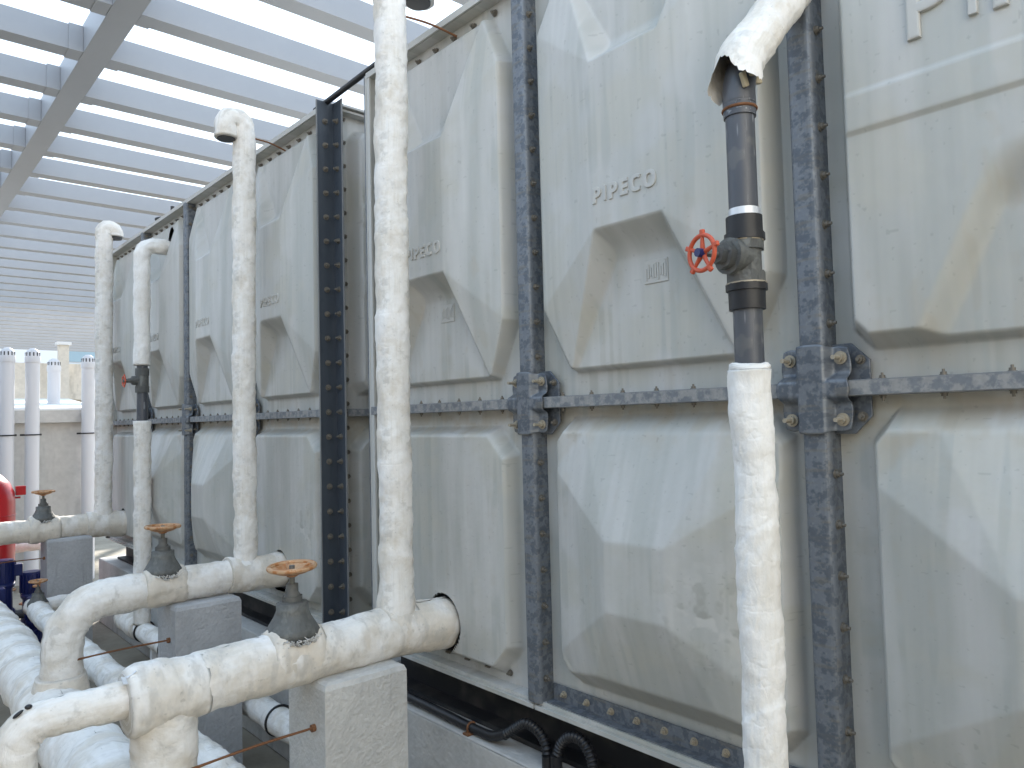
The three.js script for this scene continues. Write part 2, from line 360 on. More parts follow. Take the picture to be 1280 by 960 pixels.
// upright: folded channel that caps the joint between two panels
function postGeo(y0, y1) {
  const w = 0.033, d = 0.066, s = new THREE.Shape(), r = 0.021;
  s.moveTo(-w, 0); s.lineTo(-w, d - r); s.quadraticCurveTo(-w, d, -w + r, d); s.lineTo(w - r, d); s.quadraticCurveTo(w, d, w, d - r); s.lineTo(w, 0);
  s.lineTo(w - 0.004, 0); s.lineTo(w - 0.004, d - 0.012); s.lineTo(-w + 0.004, d - 0.012); s.lineTo(-w + 0.004, 0); s.closePath();
  const g = new THREE.ExtrudeGeometry(s, { depth: y1 - y0, bevelEnabled: false, curveSegments: 6 });
  // shape is in (x, out); extrude runs along y
  const p = g.attributes.position, n = g.attributes.normal;
  for (let i = 0; i < p.count; i++) { const a = p.getX(i), b = p.getY(i), c = p.getZ(i); p.setXYZ(i, a, y0 + c, b); const na = n.getX(i), nb = n.getY(i), nc = n.getZ(i); n.setXYZ(i, na, nc, nb); }
  // restore winding after the axis swap
  for (let i = 0; i < p.count; i += 3) for (const t of [p, n, g.attributes.uv]) { const k = t.itemSize; for (let q = 0; q < k; q++) { const A = t.array[(i + 1) * k + q]; t.array[(i + 1) * k + q] = t.array[(i + 2) * k + q]; t.array[(i + 2) * k + q] = A; } }
  return uvm(g, 2.2);
}
// pressed cross plate: bulges over the upright and over the rail
const crossGeo = (() => {
  const n = 40, pos = [], uv = [], idx = [], W = 0.088, Hh = 0.106, T = 0.005;
  const hgt = (u, v) => { const a = 1 - sstep(0.030, 0.046, Math.abs(u)), b = 1 - sstep(0.018, 0.036, Math.abs(v)); return 0.030 * Math.max(a, b * 0.85); };
  const put = (back) => {
    for (let j = 0; j <= n; j++) for (let i = 0; i <= n; i++) {
      const s = i / n * 2 - 1, t = j / n * 2 - 1, k = 0.42;
      let u = W * s * Math.sqrt(1 - k * t * t / 2 * s * s), v = Hh * t * Math.sqrt(1 - k * s * s / 2 * t * t);
      u *= 1 - 0.06 * Math.pow(Math.abs(s), 3) * Math.exp(-Math.pow((Math.abs(v) - 0.028) / 0.014, 2));
      v *= 1 - 0.05 * Math.pow(Math.abs(t), 3) * Math.exp(-Math.pow((Math.abs(u) - 0.042) / 0.012, 2));
      pos.push(u, v, hgt(u, v) - (back ? T : 0)); uv.push(u * 2.2, v * 2.2);
    }
  };
  put(false); put(true);
  const N = (n + 1) * (n + 1), at = (i, j) => j * (n + 1) + i;
  for (let j = 0; j < n; j++) for (let i = 0; i < n; i++) { const a = at(i, j), b = at(i + 1, j), c = at(i, j + 1), d = at(i + 1, j + 1); idx.push(a, b, d, a, d, c, N + a, N + d, N + b, N + a, N + c, N + d); }
  for (let i = 0; i < n; i++) {
    const e = [[at(i, 0), at(i + 1, 0)], [at(i + 1, n), at(i, n)], [at(0, i + 1), at(0, i)], [at(n, i), at(n, i + 1)]];
    for (const [a, b] of e) idx.push(a, N + a, N + b, a, N + b, b);
  }
  const g = new THREE.BufferGeometry(); g.setAttribute('position', new THREE.Float32BufferAttribute(pos, 3)); g.setAttribute('uv', new THREE.Float32BufferAttribute(uv, 2)); g.setIndex(idx); g.computeVertexNormals();
  return g;
})();
const backPlateGeo = (() => {
  const s = new THREE.Shape(), w = 0.105, h = 0.105, c = 0.04;
  s.moveTo(-w, -h + c); s.lineTo(-w + c, -h); s.lineTo(w - c, -h); s.lineTo(w, -h + c); s.lineTo(w, h - c); s.lineTo(w - c, h); s.lineTo(-w + c, h); s.lineTo(-w, h - c); s.closePath();
  return uvm(new THREE.ExtrudeGeometry(s, { depth: 0.006, bevelEnabled: true, bevelSize: 0.001, bevelThickness: 0.001, bevelSegments: 1 }), 2.2);
})();
const Y0 = 0.75, YJ = 1.75, Y1 = 3.25;
const postLow = postGeo(Y0 + 0.012, YJ), postUp = postGeo(YJ, Y1 - 0.01);
function upright(tank, x, mat, bolts = true) {
  const p = mesh('upright', merge([postLow.clone(), postUp.clone()]), mat, tank); p.position.set(x, 0, 0);
  if (bolts) for (let y = Y0 + 0.09; y < Y1 - 0.03; y += 0.1185) {
    if (Math.abs(y - YJ) < 0.10) continue;
    const b = mesh('bolt', boltHead, M.bolt, p); b.position.set(0.0335, y, 0.036); b.rotation.set(0, Math.PI / 2, rnd() * 3);
  }
  return p;
}
function crossPlate(tank, x, bolts = true) {
  const c = mesh('cross_plate', crossGeo, M.galvPlate, tank); c.position.set(x, YJ, 0.046);
  const b = mesh('backing_plate', backPlateGeo, M.galvPlate, c); b.position.set(0.012, 0, -0.030);
  if (bolts) for (const sx of [-1, 1]) for (const sy of [-1, 1]) {
    const q = mesh('plate_bolt', longBolt, M.boltLight, c); q.position.set(sx * 0.062, sy * 0.072, 0.001); q.rotation.z = rnd() * 3;
    const r = mesh('plate_bolt', boltHead, M.bolt, c); r.position.set(sx * 0.088 + 0.010, sy * 0.066, -0.022); r.rotation.z = rnd() * 3;
  }
  return c;
}
function rail(tank, x0, x1, near) {
  const r = mesh('joint_rail', uvm(rbox(x0, x1, YJ - 0.0185, YJ + 0.0185, 0.004, 0.062, 0.003, 1), 2.2), M.galvRail, tank);
  for (let x = x0 + 0.10; x < x1 - 0.05; x += 0.125) for (const s of [-1, 1]) {
    const b = mesh('bolt', boltHead, M.bolt, r); b.position.set(x, YJ + s * 0.0185, 0.038); b.rotation.x = -s * Math.PI / 2; b.scale.setScalar(0.75);
  }
  return r;
}
function addPanel(tank, name, geo, mat, x, y, o = {}) {
  const p = mesh(name, geo, mat, tank); p.position.set(x, y, 0);
  if (o.text) { const t = mesh('embossed_lettering', smallText, M.letters, p); t.position.set(-0.005, 0.582, 0.1202); }
  if (o.plaque) { const t = mesh('moulded_mark', plaque, M.letters, p); t.position.set(0.035, 0.365, hUpper(0.035, 0.365) + 0.001); }
  return p;
}
function topEdge(tank, x0, x1) {
  const f = mesh('top_flange', uvm(merge([box(x0, x1, Y1 + 0.001, Y1 + 0.010, -0.05, FL + 0.012), box(x0, x1, Y1 - 0.016, Y1 + 0.001, FL + 0.004, FL + 0.012)]), 1), M.letters, tank);
  for (let x = x0 + 0.09; x < x1 - 0.05; x += 0.122) { const b = mesh('bolt', boltHead, M.bolt, f); b.position.set(x, Y1 - 0.05, 0.003); b.scale.setScalar(1.15); }
}

/* ---------- near tank */
const XR = 0.04;        // world x of the panel rim plane
const nearTank = thing('water_tank', 'pale grey sectional panel water tank with large raised lettering on its last panel', 'water tank', [XR, 0, 0], 'sectional water tanks on the roof');
nearTank.rotation.y = -Math.PI / 2;
mesh('tank_shell', box(-1.985, 2.0, Y0 + 0.02, Y1 - 0.02, -2.0, -0.16), M.shell, nearTank);
addPanel(nearTank, 'upper_panel', G.up, M.up[0], -1.5, YJ, { text: true, plaque: true });
addPanel(nearTank, 'upper_panel', G.up, M.up[1], -0.5, YJ, { text: true, plaque: true });
const logoPanel = addPanel(nearTank, 'upper_panel', G.logo, M.up[2], 0.5, YJ);
logoPanel.userData.label = 'upper panel with large raised lettering and bands';
{ const t = mesh('embossed_lettering', bigText, M.letters, logoPanel); t.position.set(0.062, 0.742, 0.0755); }
addPanel(nearTank, 'upper_panel', G.up, M.up[3], 1.5, YJ, { text: true });
addPanel(nearTank, 'lower_panel', G.flat, M.lo[0], -1.5, Y0);
addPanel(nearTank, 'lower_panel', G.pyr, M.lo[1], -0.5, Y0);
addPanel(nearTank, 'lower_panel', G.pyr, M.lo[2], 0.5, Y0);
addPanel(nearTank, 'lower_panel', G.pyr, M.lo[3], 1.5, Y0);
for (const x of [-1, 0, 1]) { upright(nearTank, x, M.galv); crossPlate(nearTank, x); }
rail(nearTank, -2.0, -1.05, true); rail(nearTank, -0.95, -0.05, true); rail(nearTank, 0.05, 0.95, true); rail(nearTank, 1.05, 2.0, true);
topEdge(nearTank, -2.0, 2.0);
{ // open end towards the gap: edge flange with bolts, flat end wall
  const f = mesh('edge_flange', uvm(merge([box(-2.008, -2.000, Y0, Y1, -0.02, FL + 0.012), box(-2.0, -1.975, Y0, Y1, FL + 0.002, FL + 0.010)]), 1), M.letters, nearTank);
  for (let y = Y0 + 0.1; y < Y1 - 0.05; y += 0.12) { const b = mesh('bolt', boltHead, M.bolt, f); b.position.set(-1.974, y, 0.018); b.rotation.y = Math.PI / 2; b.scale.setScalar(1.2); }
  mesh('edge_strip', uvm(box(-2.0145, -2.009, Y0, Y1, -0.01, FL + 0.013), 1), M.galv, nearTank);
  for (const s of [-1, 1]) mesh('end_wall', box(s < 0 ? -2.0 : 1.97, s < 0 ? -1.97 : 2.0, Y0, Y1, -2.0, -0.022), M.letters, nearTank);
  mesh('roof_sheet', box(-2, 2, Y1 + 0.011, Y1 + 0.03, -2.0, 0.02), M.letters, nearTank);
  mesh('back_wall', box(-2, 2, Y0, Y1, -2.03, -2.001), M.letters, nearTank);
  // galvanised strip bolted along the foot of the panel
  for (const [a, b] of [[-0.955, -0.04], [0.045, 0.955]]) {
    const s = mesh('foot_angle', uvm(merge([box(a, b, Y0 + 0.017, Y0 + 0.072, 0.008, 0.013), box(a, b, Y0 + 0.0165, Y0 + 0.021, 0.0132, 0.045)]), 2.2), M.galv, nearTank);
    for (let x = a + 0.05; x < b; x += 0.10) { const q = mesh('bolt', boltHead, M.boltLight, s); q.position.set(x, Y0 + 0.047, 0.013); q.rotation.z = rnd() * 3; }
  }
  for (let x = -1.9; x < -1.06; x += 0.12) { const q = mesh('bolt', boltHead, M.bolt, nearTank); q.position.set(x, Y0 + 0.05, 0.003); q.rotation.z = rnd() * 3; }
  const lip = mesh('foot_lip', uvm(merge([box(-2, -1.004, Y0 - 0.012, Y0 + 0.002, -0.05, FL + 0.012), box(-0.996, 2, Y0 - 0.012, Y0 + 0.002, -0.05, FL + 0.012)]), 1), M.lo[1], nearTank);
}

/* ---------- far tank */
const J = [-6.4, -5.4, -4.4, -3.4, -2.4];
const farTank = thing('water_tank', 'grey sectional panel water tank beyond the narrow gap with dark corner angle', 'water tank', [XR, 0, 0], 'sectional water tanks on the roof');
farTank.rotation.y = -Math.PI / 2;
mesh('tank_shell', box(-6.38, -2.56, Y0 + 0.02, Y1 - 0.02, -2.0, -0.16), M.shell, farTank);
addPanel(farTank, 'upper_panel', G.upFar, M.up[2], -5.9, YJ, { text: true });
addPanel(farTank, 'upper_panel', G.upHole, M.up[3], -4.9, YJ, { text: true });
addPanel(farTank, 'upper_panel', G.upFar, M.up[0], -3.9, YJ, { text: true });
addPanel(farTank, 'upper_panel', G.upFar, M.up[1], -2.9, YJ, { text: true });
addPanel(farTank, 'lower_panel', G.flatFar, M.lo[0], -5.9, Y0);
addPanel(farTank, 'lower_panel', G.pyrFar, M.lo[3], -4.9, Y0);
addPanel(farTank, 'lower_panel', G.pyrFar, M.lo[2], -3.9, Y0);
addPanel(farTank, 'lower_panel', G.flatFar, M.lo[1], -2.9, Y0);
for (const x of [-5.4, -4.4, -3.4]) { upright(farTank, x, M.galv, true); crossPlate(farTank, x, x > -5); }
for (let i = 0; i < 4; i++) rail(farTank, J[i] + 0.05, J[i + 1] - (i === 3 ? 0.01 : 0.05));
topEdge(farTank, -6.4, -2.41);
{ // dark corner angles with two rows of bolts, set into the notch between the panel flanges
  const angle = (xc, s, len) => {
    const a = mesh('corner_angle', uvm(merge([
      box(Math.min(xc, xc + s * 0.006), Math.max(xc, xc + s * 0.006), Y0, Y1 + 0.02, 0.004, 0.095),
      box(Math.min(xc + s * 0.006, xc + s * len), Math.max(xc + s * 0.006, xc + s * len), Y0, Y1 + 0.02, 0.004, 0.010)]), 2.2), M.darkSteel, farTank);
    const e = mesh('angle_edge', merge([box(xc - 0.001, xc + s * 0.007, Y0, Y1 + 0.021, 0.0952, 0.0985), box(Math.min(xc + s * len, xc + s * (len + 0.004)), Math.max(xc + s * len, xc + s * (len + 0.004)), Y0, Y1 + 0.021, 0.003, 0.011)]), M.galvRail, a);
    for (let y = Y0 + 0.06; y < Y1; y += 0.118) {
      const b = mesh('bolt', boltHead, M.bolt, a); b.position.set(xc + s * 0.006, y, 0.055); b.rotation.y = s * Math.PI / 2; b.scale.setScalar(1.25);
      const c = mesh('bolt', boltHead, M.bolt, a); c.position.set(xc + s * 0.045, y, 0.010); c.scale.setScalar(1.25);
    }
  };
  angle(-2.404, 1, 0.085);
  const e = mesh('corner_angle', uvm(box(-6.44, -6.402, Y0, Y1 + 0.01, -0.02, 0.075), 2.2), M.blackSteel, farTank);
  // the end wall that shows through the gap
  for (const [k, y, g, m] of [[0, YJ, panelGeo(1.5, hLogo, 0.012), M.up[3]], [0, Y0, G.plain, M.lo[2]], [1, YJ, panelGeo(1.5, hLogo, 0.012), M.up[1]], [1, Y0, G.plain, M.lo[0]]]) {
    const p = mesh(y === YJ ? 'upper_panel' : 'lower_panel', g, m, farTank); p.rotation.y = Math.PI / 2; p.position.set(-2.42, y, -0.5 - k);
  }
  const r = mesh('joint_rail', uvm(rbox(-2.41, -2.36, YJ - 0.0185, YJ + 0.0185, -1.95, -0.03, 0.003, 1), 2.2), M.galvRail, farTank);
  for (let y = Y0 + 0.1; y < Y1; y += 0.118) { const b = mesh('bolt', boltHead, M.bolt, farTank); b.position.set(-2.405, y, -0.05); b.rotation.y = Math.PI / 2; }
  mesh('top_flange', box(-2.41, -2.35, Y1 + 0.001, Y1 + 0.012, -2.0, 0.002), M.letters, farTank);
  mesh('roof_sheet', box(-6.4, -2.412, Y1 + 0.011, Y1 + 0.03, -2.0, 0.02), M.letters, farTank);
  mesh('end_wall', box(-6.4, -6.37, Y0, Y1, -2.0, -0.022), M.letters, farTank);
  mesh('back_wall', box(-6.4, -2.42, Y0, Y1, -2.03, -2.001), M.letters, farTank);
  mesh('foot_lip', uvm(box(-6.4, -2.41, Y0 - 0.012, Y0 + 0.002, -0.05, FL + 0.012), 1), M.lo[3], farTank);
  const rb = mesh('roof_fitting', merge([new THREE.SphereGeometry(0.05, 16, 10).scale(1, 0.5, 1.4).translate(-5.15, Y1 + 0.05, -0.03), cyl(V(-5.05, Y1, -0.06), V(-5.05, Y1 + 0.1, -0.06), 0.008), cyl(V(-5.05, Y1 + 0.1, -0.06), V(-5.05, Y1 + 0.14, -0.06), 0.014)]), M.blackPlastic, farTank);
}

/* ------------------------------------------------ base under the tanks */
function plinth(z0, z1, label) {
  const p = thing('concrete_plinth', label, 'plinth', [0, 0, (z0 + z1) / 2], 'concrete plinths under the tanks'), l = (z1 - z0) / 2;
  mesh('upstand', uvm(rbox(-0.05, 2.15, 0.0, 0.556, -l, l, 0.012), 1), M.plinth, p);
}
plinth(-2.1, 2.2, 'painted concrete plinth under the tank with large lettering, black cable on its edge');
plinth(-6.62, -2.25, 'painted concrete plinth under the tank beyond the narrow gap');
function baseBeam(z0, z1, label) {
  const b = thing('steel_base_frame', label, 'steel frame', [0, 0, (z0 + z1) / 2], 'black steel frames under the tanks'), l = (z1 - z0) / 2;
  for (const x of [0.13, 1.9]) {
    const w = mesh('edge_beam', uvm(merge([box(x - 0.006, x + 0.006, 0.576, 0.722, -l, l), box(x - 0.075, x + 0.075, 0.7225, 0.736, -l, l), box(x - 0.075, x + 0.075, 0.5585, 0.5755, -l, l)]), 1), M.blackSteel, b);
  }
  for (let z = -l + 0.1; z < l; z += 0.5) mesh('cross_beam', uvm(box(0.137, 1.893, 0.60, 0.715, z - 0.03, z + 0.03), 1), M.blackSteel, b);
}
baseBeam(-2.02, 2.05, 'black steel beam frame carrying the tank with large lettering');
baseBeam(-6.42, -2.4, 'black steel beam frame carrying the tank beyond the gap');

/* ------------------------------------------------ lagged pipes */
function fillet(pts, r) {
  const out = [pts[0].clone()];
  for (let i = 1; i < pts.length - 1; i++) {
    const a = pts[i - 1], b = pts[i], c = pts[i + 1], ra = Math.min(r, a.distanceTo(b) * 0.49, b.distanceTo(c) * 0.49);
    const p = b.clone().lerp(a, ra / a.distanceTo(b)), q = b.clone().lerp(c, ra / b.distanceTo(c));
    for (let k = 0; k <= 10; k++) { const t = k / 10; out.push(p.clone().multiplyScalar((1 - t) ** 2).addScaledVector(b, 2 * t * (1 - t)).addScaledVector(q, t * t)); }
  }
  out.push(pts[pts.length - 1].clone()); return out;
}
function resample(pts, step) {
  const d = [0]; for (let i = 1; i < pts.length; i++) d.push(d[i - 1] + pts[i].distanceTo(pts[i - 1]));
  const L = d[d.length - 1], n = Math.max(2, Math.round(L / step)), out = []; let k = 0;
  for (let i = 0; i <= n; i++) { const s = L * i / n; while (k < d.length - 2 && d[k + 1] < s) k++; const t = (s - d[k]) / Math.max(1e-9, d[k + 1] - d[k]); out.push(pts[k].clone().lerp(pts[k + 1], clamp(t))); }
  return [out, L];
}
// swept cloth jacket: lumpy, with overlapping wraps and tucks; o.prof(s, L, theta) multiplies the radius
function lag(pts, r, o = {}) {
  const { seg = 44, step = 0.012, bend = 0.12, lump = 1, wrap = 0.42, wob = 0.006, prof, cap = true, ph = 0, uvL = 0.55 } = o;
  const [P, L] = resample(fillet(pts, bend), step), n = P.length, T = P.map((_, i) => P[Math.min(n - 1, i + 1)].clone().sub(P[Math.max(0, i - 1)]).normalize());
  let N = Math.abs(T[0].y) > 0.8 ? V(1, 0, 0) : V(0, 1, 0); const pos = [], uv = [], idx = [];
  for (let i = 0; i < n; i++) {
    N.addScaledVector(T[i], -N.dot(T[i])).normalize(); const B = T[i].clone().cross(N), s = L * i / (n - 1), c = P[i];
    const curv = i > 1 && i < n - 2 ? T[i - 1].angleTo(T[i + 1]) / (2 * step) : 0;
    const off = V(noise(s * 2.2 + ph, 1, ph), noise(s * 2.2 + ph, 5, ph), noise(s * 2.2 + ph, 9, ph)).multiplyScalar(i && i < n - 1 ? wob : 0);
    for (let j = 0; j <= seg; j++) {
      const th = j / seg * Math.PI * 2, dir = N.clone().multiplyScalar(Math.cos(th)).addScaledVector(B, Math.sin(th));
      const q = c.clone().addScaledVector(dir, r);
      let rr = r + lump * (0.0062 * noise(q.x * 9 + ph, q.y * 9, q.z * 9) + 0.004 * noise(q.x * 26, q.y * 26 + ph, q.z * 26) + 0.0018 * noise(q.x * 60, q.y * 60 + ph, q.z * 60));
      rr += lump * 0.0035 * (((s + ph + 0.03 * Math.sin(th + ph)) / wrap) % 1);
      // tucks where the cloth turns a bend
      rr += lump * clamp(curv * 0.10) * 0.010 * noise(s * 34 + ph, Math.cos(th) * 1.2, Math.sin(th) * 1.2 + ph);
      const cre = noise(s * 5.5 + ph * 3, th * 0.8, ph + 4); rr -= lump * 0.002 * Math.exp(-Math.pow(cre / 0.05, 2));
      if (prof) rr *= prof(s, L, th);
      const w = c.clone().add(off).addScaledVector(dir, rr); pos.push(w.x, w.y, w.z); uv.push(j / seg, s / uvL + ph);
    }
  }
  for (let i = 0; i < n - 1; i++) for (let j = 0; j < seg; j++) { const a = i * (seg + 1) + j, b = a + seg + 1; idx.push(a, a + 1, b + 1, a, b + 1, b); }
  if (cap) for (const e of [0, n - 1]) { const k = pos.length / 3, c = P[e]; pos.push(c.x, c.y, c.z); uv.push(0.5, 0.5); for (let j = 0; j < seg; j++) { const a = e * (seg + 1) + j; e ? idx.push(k, a, a + 1) : idx.push(k, a + 1, a); } }
  const g = new THREE.BufferGeometry(); g.setAttribute('position', new THREE.Float32BufferAttribute(pos, 3)); g.setAttribute('uv', new THREE.Float32BufferAttribute(uv, 2)); g.setIndex(idx); g.computeVertexNormals();
  const nn = g.attributes.normal; // close the seam
  for (let i = 0; i < n; i++) { const a = i * (seg + 1), b = a + seg, m = V(nn.getX(a) + nn.getX(b), nn.getY(a) + nn.getY(b), nn.getZ(a) + nn.getZ(b)).normalize(); nn.setXYZ(a, m.x, m.y, m.z); nn.setXYZ(b, m.x, m.y, m.z); }
  return g;
}
const bump = (c, w, a) => (s) => 1 + a * Math.exp(-Math.pow((s - c) / w, 4));

// gate valve: bell-shaped iron bonnet, gland, stem and dished brass wheel; base at origin
const bonnetGeo = (() => {
  const b = [];
  const bell = new THREE.LatheGeometry([[0.0, -0.02], [0.088, -0.02], [0.088, 0.010], [0.080, 0.024], [0.060, 0.056], [0.052, 0.076], [0.052, 0.100], [0.034, 0.104], [0.026, 0.110], [0.025, 0.128], [0.020, 0.134], [0.020, 0.160], [0.0, 0.160]].map(([x, y]) => new THREE.Vector2(x, y)), 10);
  b.push(bell, new THREE.CylinderGeometry(0.034, 0.034, 0.020, 6).translate(0, 0.112, 0), new THREE.CylinderGeometry(0.009, 0.009, 0.07, 10).translate(0, 0.185, 0));
  return uvm(merge(b), 3);
})();
function wheelGeo(R, tube, spokes, dish, lugs = 0) {
  const L = [new THREE.TorusGeometry(R, tube, 10, 40).rotateX(Math.PI / 2)];
  for (let i = 0; i < spokes; i++) { const a = i / spokes * Math.PI * 2 + 0.3; L.push(cyl(V(0.008 * Math.cos(a), -dish, 0.008 * Math.sin(a)), V(R * Math.cos(a), 0, R * Math.sin(a)), tube * 1.15, tube * 0.75, 8)); }
  for (let i = 0; i < lugs; i++) { const a = i / lugs * Math.PI * 2 + 0.3; L.push(rbox(-tube * 1.1, tube * 1.3, -tube * 0.9, tube * 0.9, -tube * 1.1, tube * 1.1, tube * 0.5).rotateY(-a).translate((R + tube * 1.2) * Math.cos(a), 0, (R + tube * 1.2) * Math.sin(a))); }
  L.push(cyl(V(0, -dish - tube, 0), V(0, -dish + tube * 1.6, 0), R * 0.24, R * 0.2, 14));
  return uvm(merge(L), 4);
}
const brassWheel = wheelGeo(0.073, 0.0085, 5, 0.022);
const rimDish = uvm(new THREE.LatheGeometry([[0.02, -0.026], [0.05, -0.018], [0.070, -0.005], [0.074, 0.002], [0.069, 0.001], [0.05, -0.012], [0.02, -0.020]].map(([x, y]) => new THREE.Vector2(x, y)), 40), 4);
// torn fibre fringe round the foot of a bonnet
function fringe(n, R) {
  const L = [];
  for (let i = 0; i < n; i++) { const a = rnd() * 6.283, r = R * (1.0 + 0.10 * rnd()), h = (rnd() - 0.3) * 0.016; const p = V(r * Math.cos(a), -0.022 + 0.018 * rnd(), r * Math.sin(a)); L.push(cyl(p, p.clone().add(V((rnd() - 0.5) * 0.03, h, (rnd() - 0.5) * 0.03)), 0.0026, 0.0012, 4)); }
  return merge(L);
}
function gateValve(parent, x, y, z, tilt = 0) {
  const v = mesh('valve_bonnet', bonnetGeo, M.iron, parent); v.position.set(x, y, z); v.rotation.set(0, 0.4, 0);
  const w = mesh('handwheel', merge([brassWheel.clone(), rimDish.clone()]), M.brass, v); w.position.y = 0.215; w.rotation.z = tilt;
  mesh('torn_fringe', fringe(320, 0.087), M.jClean, v);
  return v;
}
function gooseneck(P, dir, r) { return [P, P.clone().add(V(0, 0.17, 0)), P.clone().add(V(dir.x * 0.13, 0.17, dir.z * 0.13)), P.clone().add(V(dir.x * 0.13, 0.055, dir.z * 0.13))]; }

/* outlet run beside the near pedestal */
{
  const z = -1.5, y = 0.945, t = thing('lagged_outlet_pipe', 'white lagged outlet pipe with brass-wheel valve, tee drop and thinner branch', 'pipe', [0, 0, 0], 'lagged outlet pipes with vent risers');
  mesh('main_pipe', lag([V(-1.12, y - 0.025, z), V(-0.16, y, z)], 0.088, { ph: 0.3, cap: true }), M.jMid, t);
  mesh('outlet_stub', lag([V(-0.30, y, z), V(-0.1, y - 0.012, z), V(0.0, y - 0.018, z)], 0.09, { ph: 1.7, lump: 1.2, wob: 0.003 }), M.jDirty, t);
  const ring = mesh('wall_seal', cyl(V(0.0, 0.93, z), V(0.02, 0.93, z), 0.095, 0.095, 40), M.blackPlastic, t);
  mesh('valve_wrap', lag([V(-0.72, y, z), V(-0.54, y, z)], 0.092, { ph: 2.9, lump: 1.5, wob: 0, prof: (s, L) => 1 - 0.14 * Math.exp(-s / 0.012) - 0.14 * Math.exp(-(L - s) / 0.012) }), M.jDirty, t);
  mesh('tee_wrap', lag([V(-1.135, y - 0.025, z), V(-0.92, y - 0.02, z)], 0.094, { ph: 4.1, lump: 1.5, wob: 0, prof: (s, L) => 1 - 0.05 * Math.exp(-(L - s) / 0.02) - 0.12 * Math.exp(-s / 0.009) }), M.jMid, t);
  mesh('drop_pipe', lag([V(-1.03, y - 0.03, z), V(-1.03, 0.5, z)], 0.088, { ph: 5.3 }), M.jMid, t);
  mesh('branch_pipe', lag([V(-1.10, y - 0.01, z), V(-1.395, y - 0.01, z), V(-1.395, 0.40, z)], 0.05, { bend: 0.075, ph: 6.2, lump: 0.8, wob: 0.003, step: 0.009 }), M.jMid, t);
  mesh('torn_patch', merge([new THREE.SphereGeometry(0.008, 14, 10).scale(1.8, 0.6, 0.8).rotateZ(0.6).translate(-1.39, y + 0.024, z + 0.016), new THREE.SphereGeometry(0.009, 12, 8).scale(1, 0.7, 1).translate(-1.366, y + 0.034, z + 0.008)]), M.blackPlastic, t);
  mesh('foil_scrap', merge([box(-0.014, 0.014, -0.001, 0.001, -0.02, 0.02).rotateZ(0.5).translate(-1.125, y + 0.065, z + 0.02), box(-0.01, 0.01, -0.001, 0.001, -0.016, 0.012).rotateZ(-0.3).rotateX(0.5).translate(-1.14, y + 0.05, z + 0.035)]), M.tape, t);
  const rb = V(-0.225, y, z);
  mesh('riser', lag([rb, V(-0.215, 3.2, z), V(-0.215, 3.47, z), V(-0.08, 3.47, z), V(-0.08, 3.345, z)], 0.06, { bend: 0.075, ph: 7.7, wob: 0.008, prof: (s) => 1 + 0.12 * Math.exp(-Math.pow(Math.max(0, s - 0.05) / 0.07, 2)) }), M.jMid, t);
  mesh('vent_mouth', cyl(V(-0.08, 3.336, z), V(-0.08, 3.348, z), 0.048, 0.048, 28), M.blackPlastic, t);
  gateValve(t, -0.63, 1.015, z, 0.04);
}
/* second run */
{
  const z = -2.95, y = 0.945, t = thing('lagged_outlet_pipe', 'white lagged outlet pipe that elbows down into the big floor pipe', 'pipe', [0, 0, 0], 'lagged outlet pipes with vent risers');
  mesh('main_pipe', lag([V(-0.16, y, z), V(-1.02, y - 0.01, z), V(-1.02, 0.52, z)], 0.080, { bend: 0.2, ph: 9.3, lump: 1.2 }), M.jMid, t);
  mesh('outlet_stub', lag([V(-0.30, y, z), V(0.0, y - 0.012, z)], 0.088, { ph: 10.1, lump: 1.3, wob: 0.003 }), M.jDirty, t);
  mesh('wall_seal', cyl(V(0.0, 0.93, z), V(0.02, 0.93, z), 0.095, 0.095, 40), M.blackPlastic, t);
  mesh('drop_collar', lag([V(-1.02, 0.50, z), V(-1.02, 0.635, z)], 0.115, { ph: 11.9, lump: 1.2, wob: 0, prof: (s, L) => 1.06 - 0.22 * (s / L) }), M.jDirty, t);
  mesh('valve_wrap', lag([V(-0.69, y, z), V(-0.50, y, z)], 0.089, { ph: 12.4, lump: 1.5, wob: 0, prof: (s, L) => 1 - 0.14 * Math.exp(-s / 0.012) - 0.14 * Math.exp(-(L - s) / 0.012) }), M.jDirty, t);
  mesh('riser', lag([V(-0.20, y, z), V(-0.195, 3.15, z), V(-0.195, 3.30, z), V(-0.285, 3.30, z), V(-0.285, 3.19, z)], 0.056, { bend: 0.06, ph: 13.6, wob: 0.008 }), M.jMid, t);
  mesh('vent_mouth', cyl(V(-0.285, 3.183, z), V(-0.285, 3.192, z), 0.045, 0.045, 28), M.blackPlastic, t);
  gateValve(t, -0.60, 1.012, z, -0.03);
}
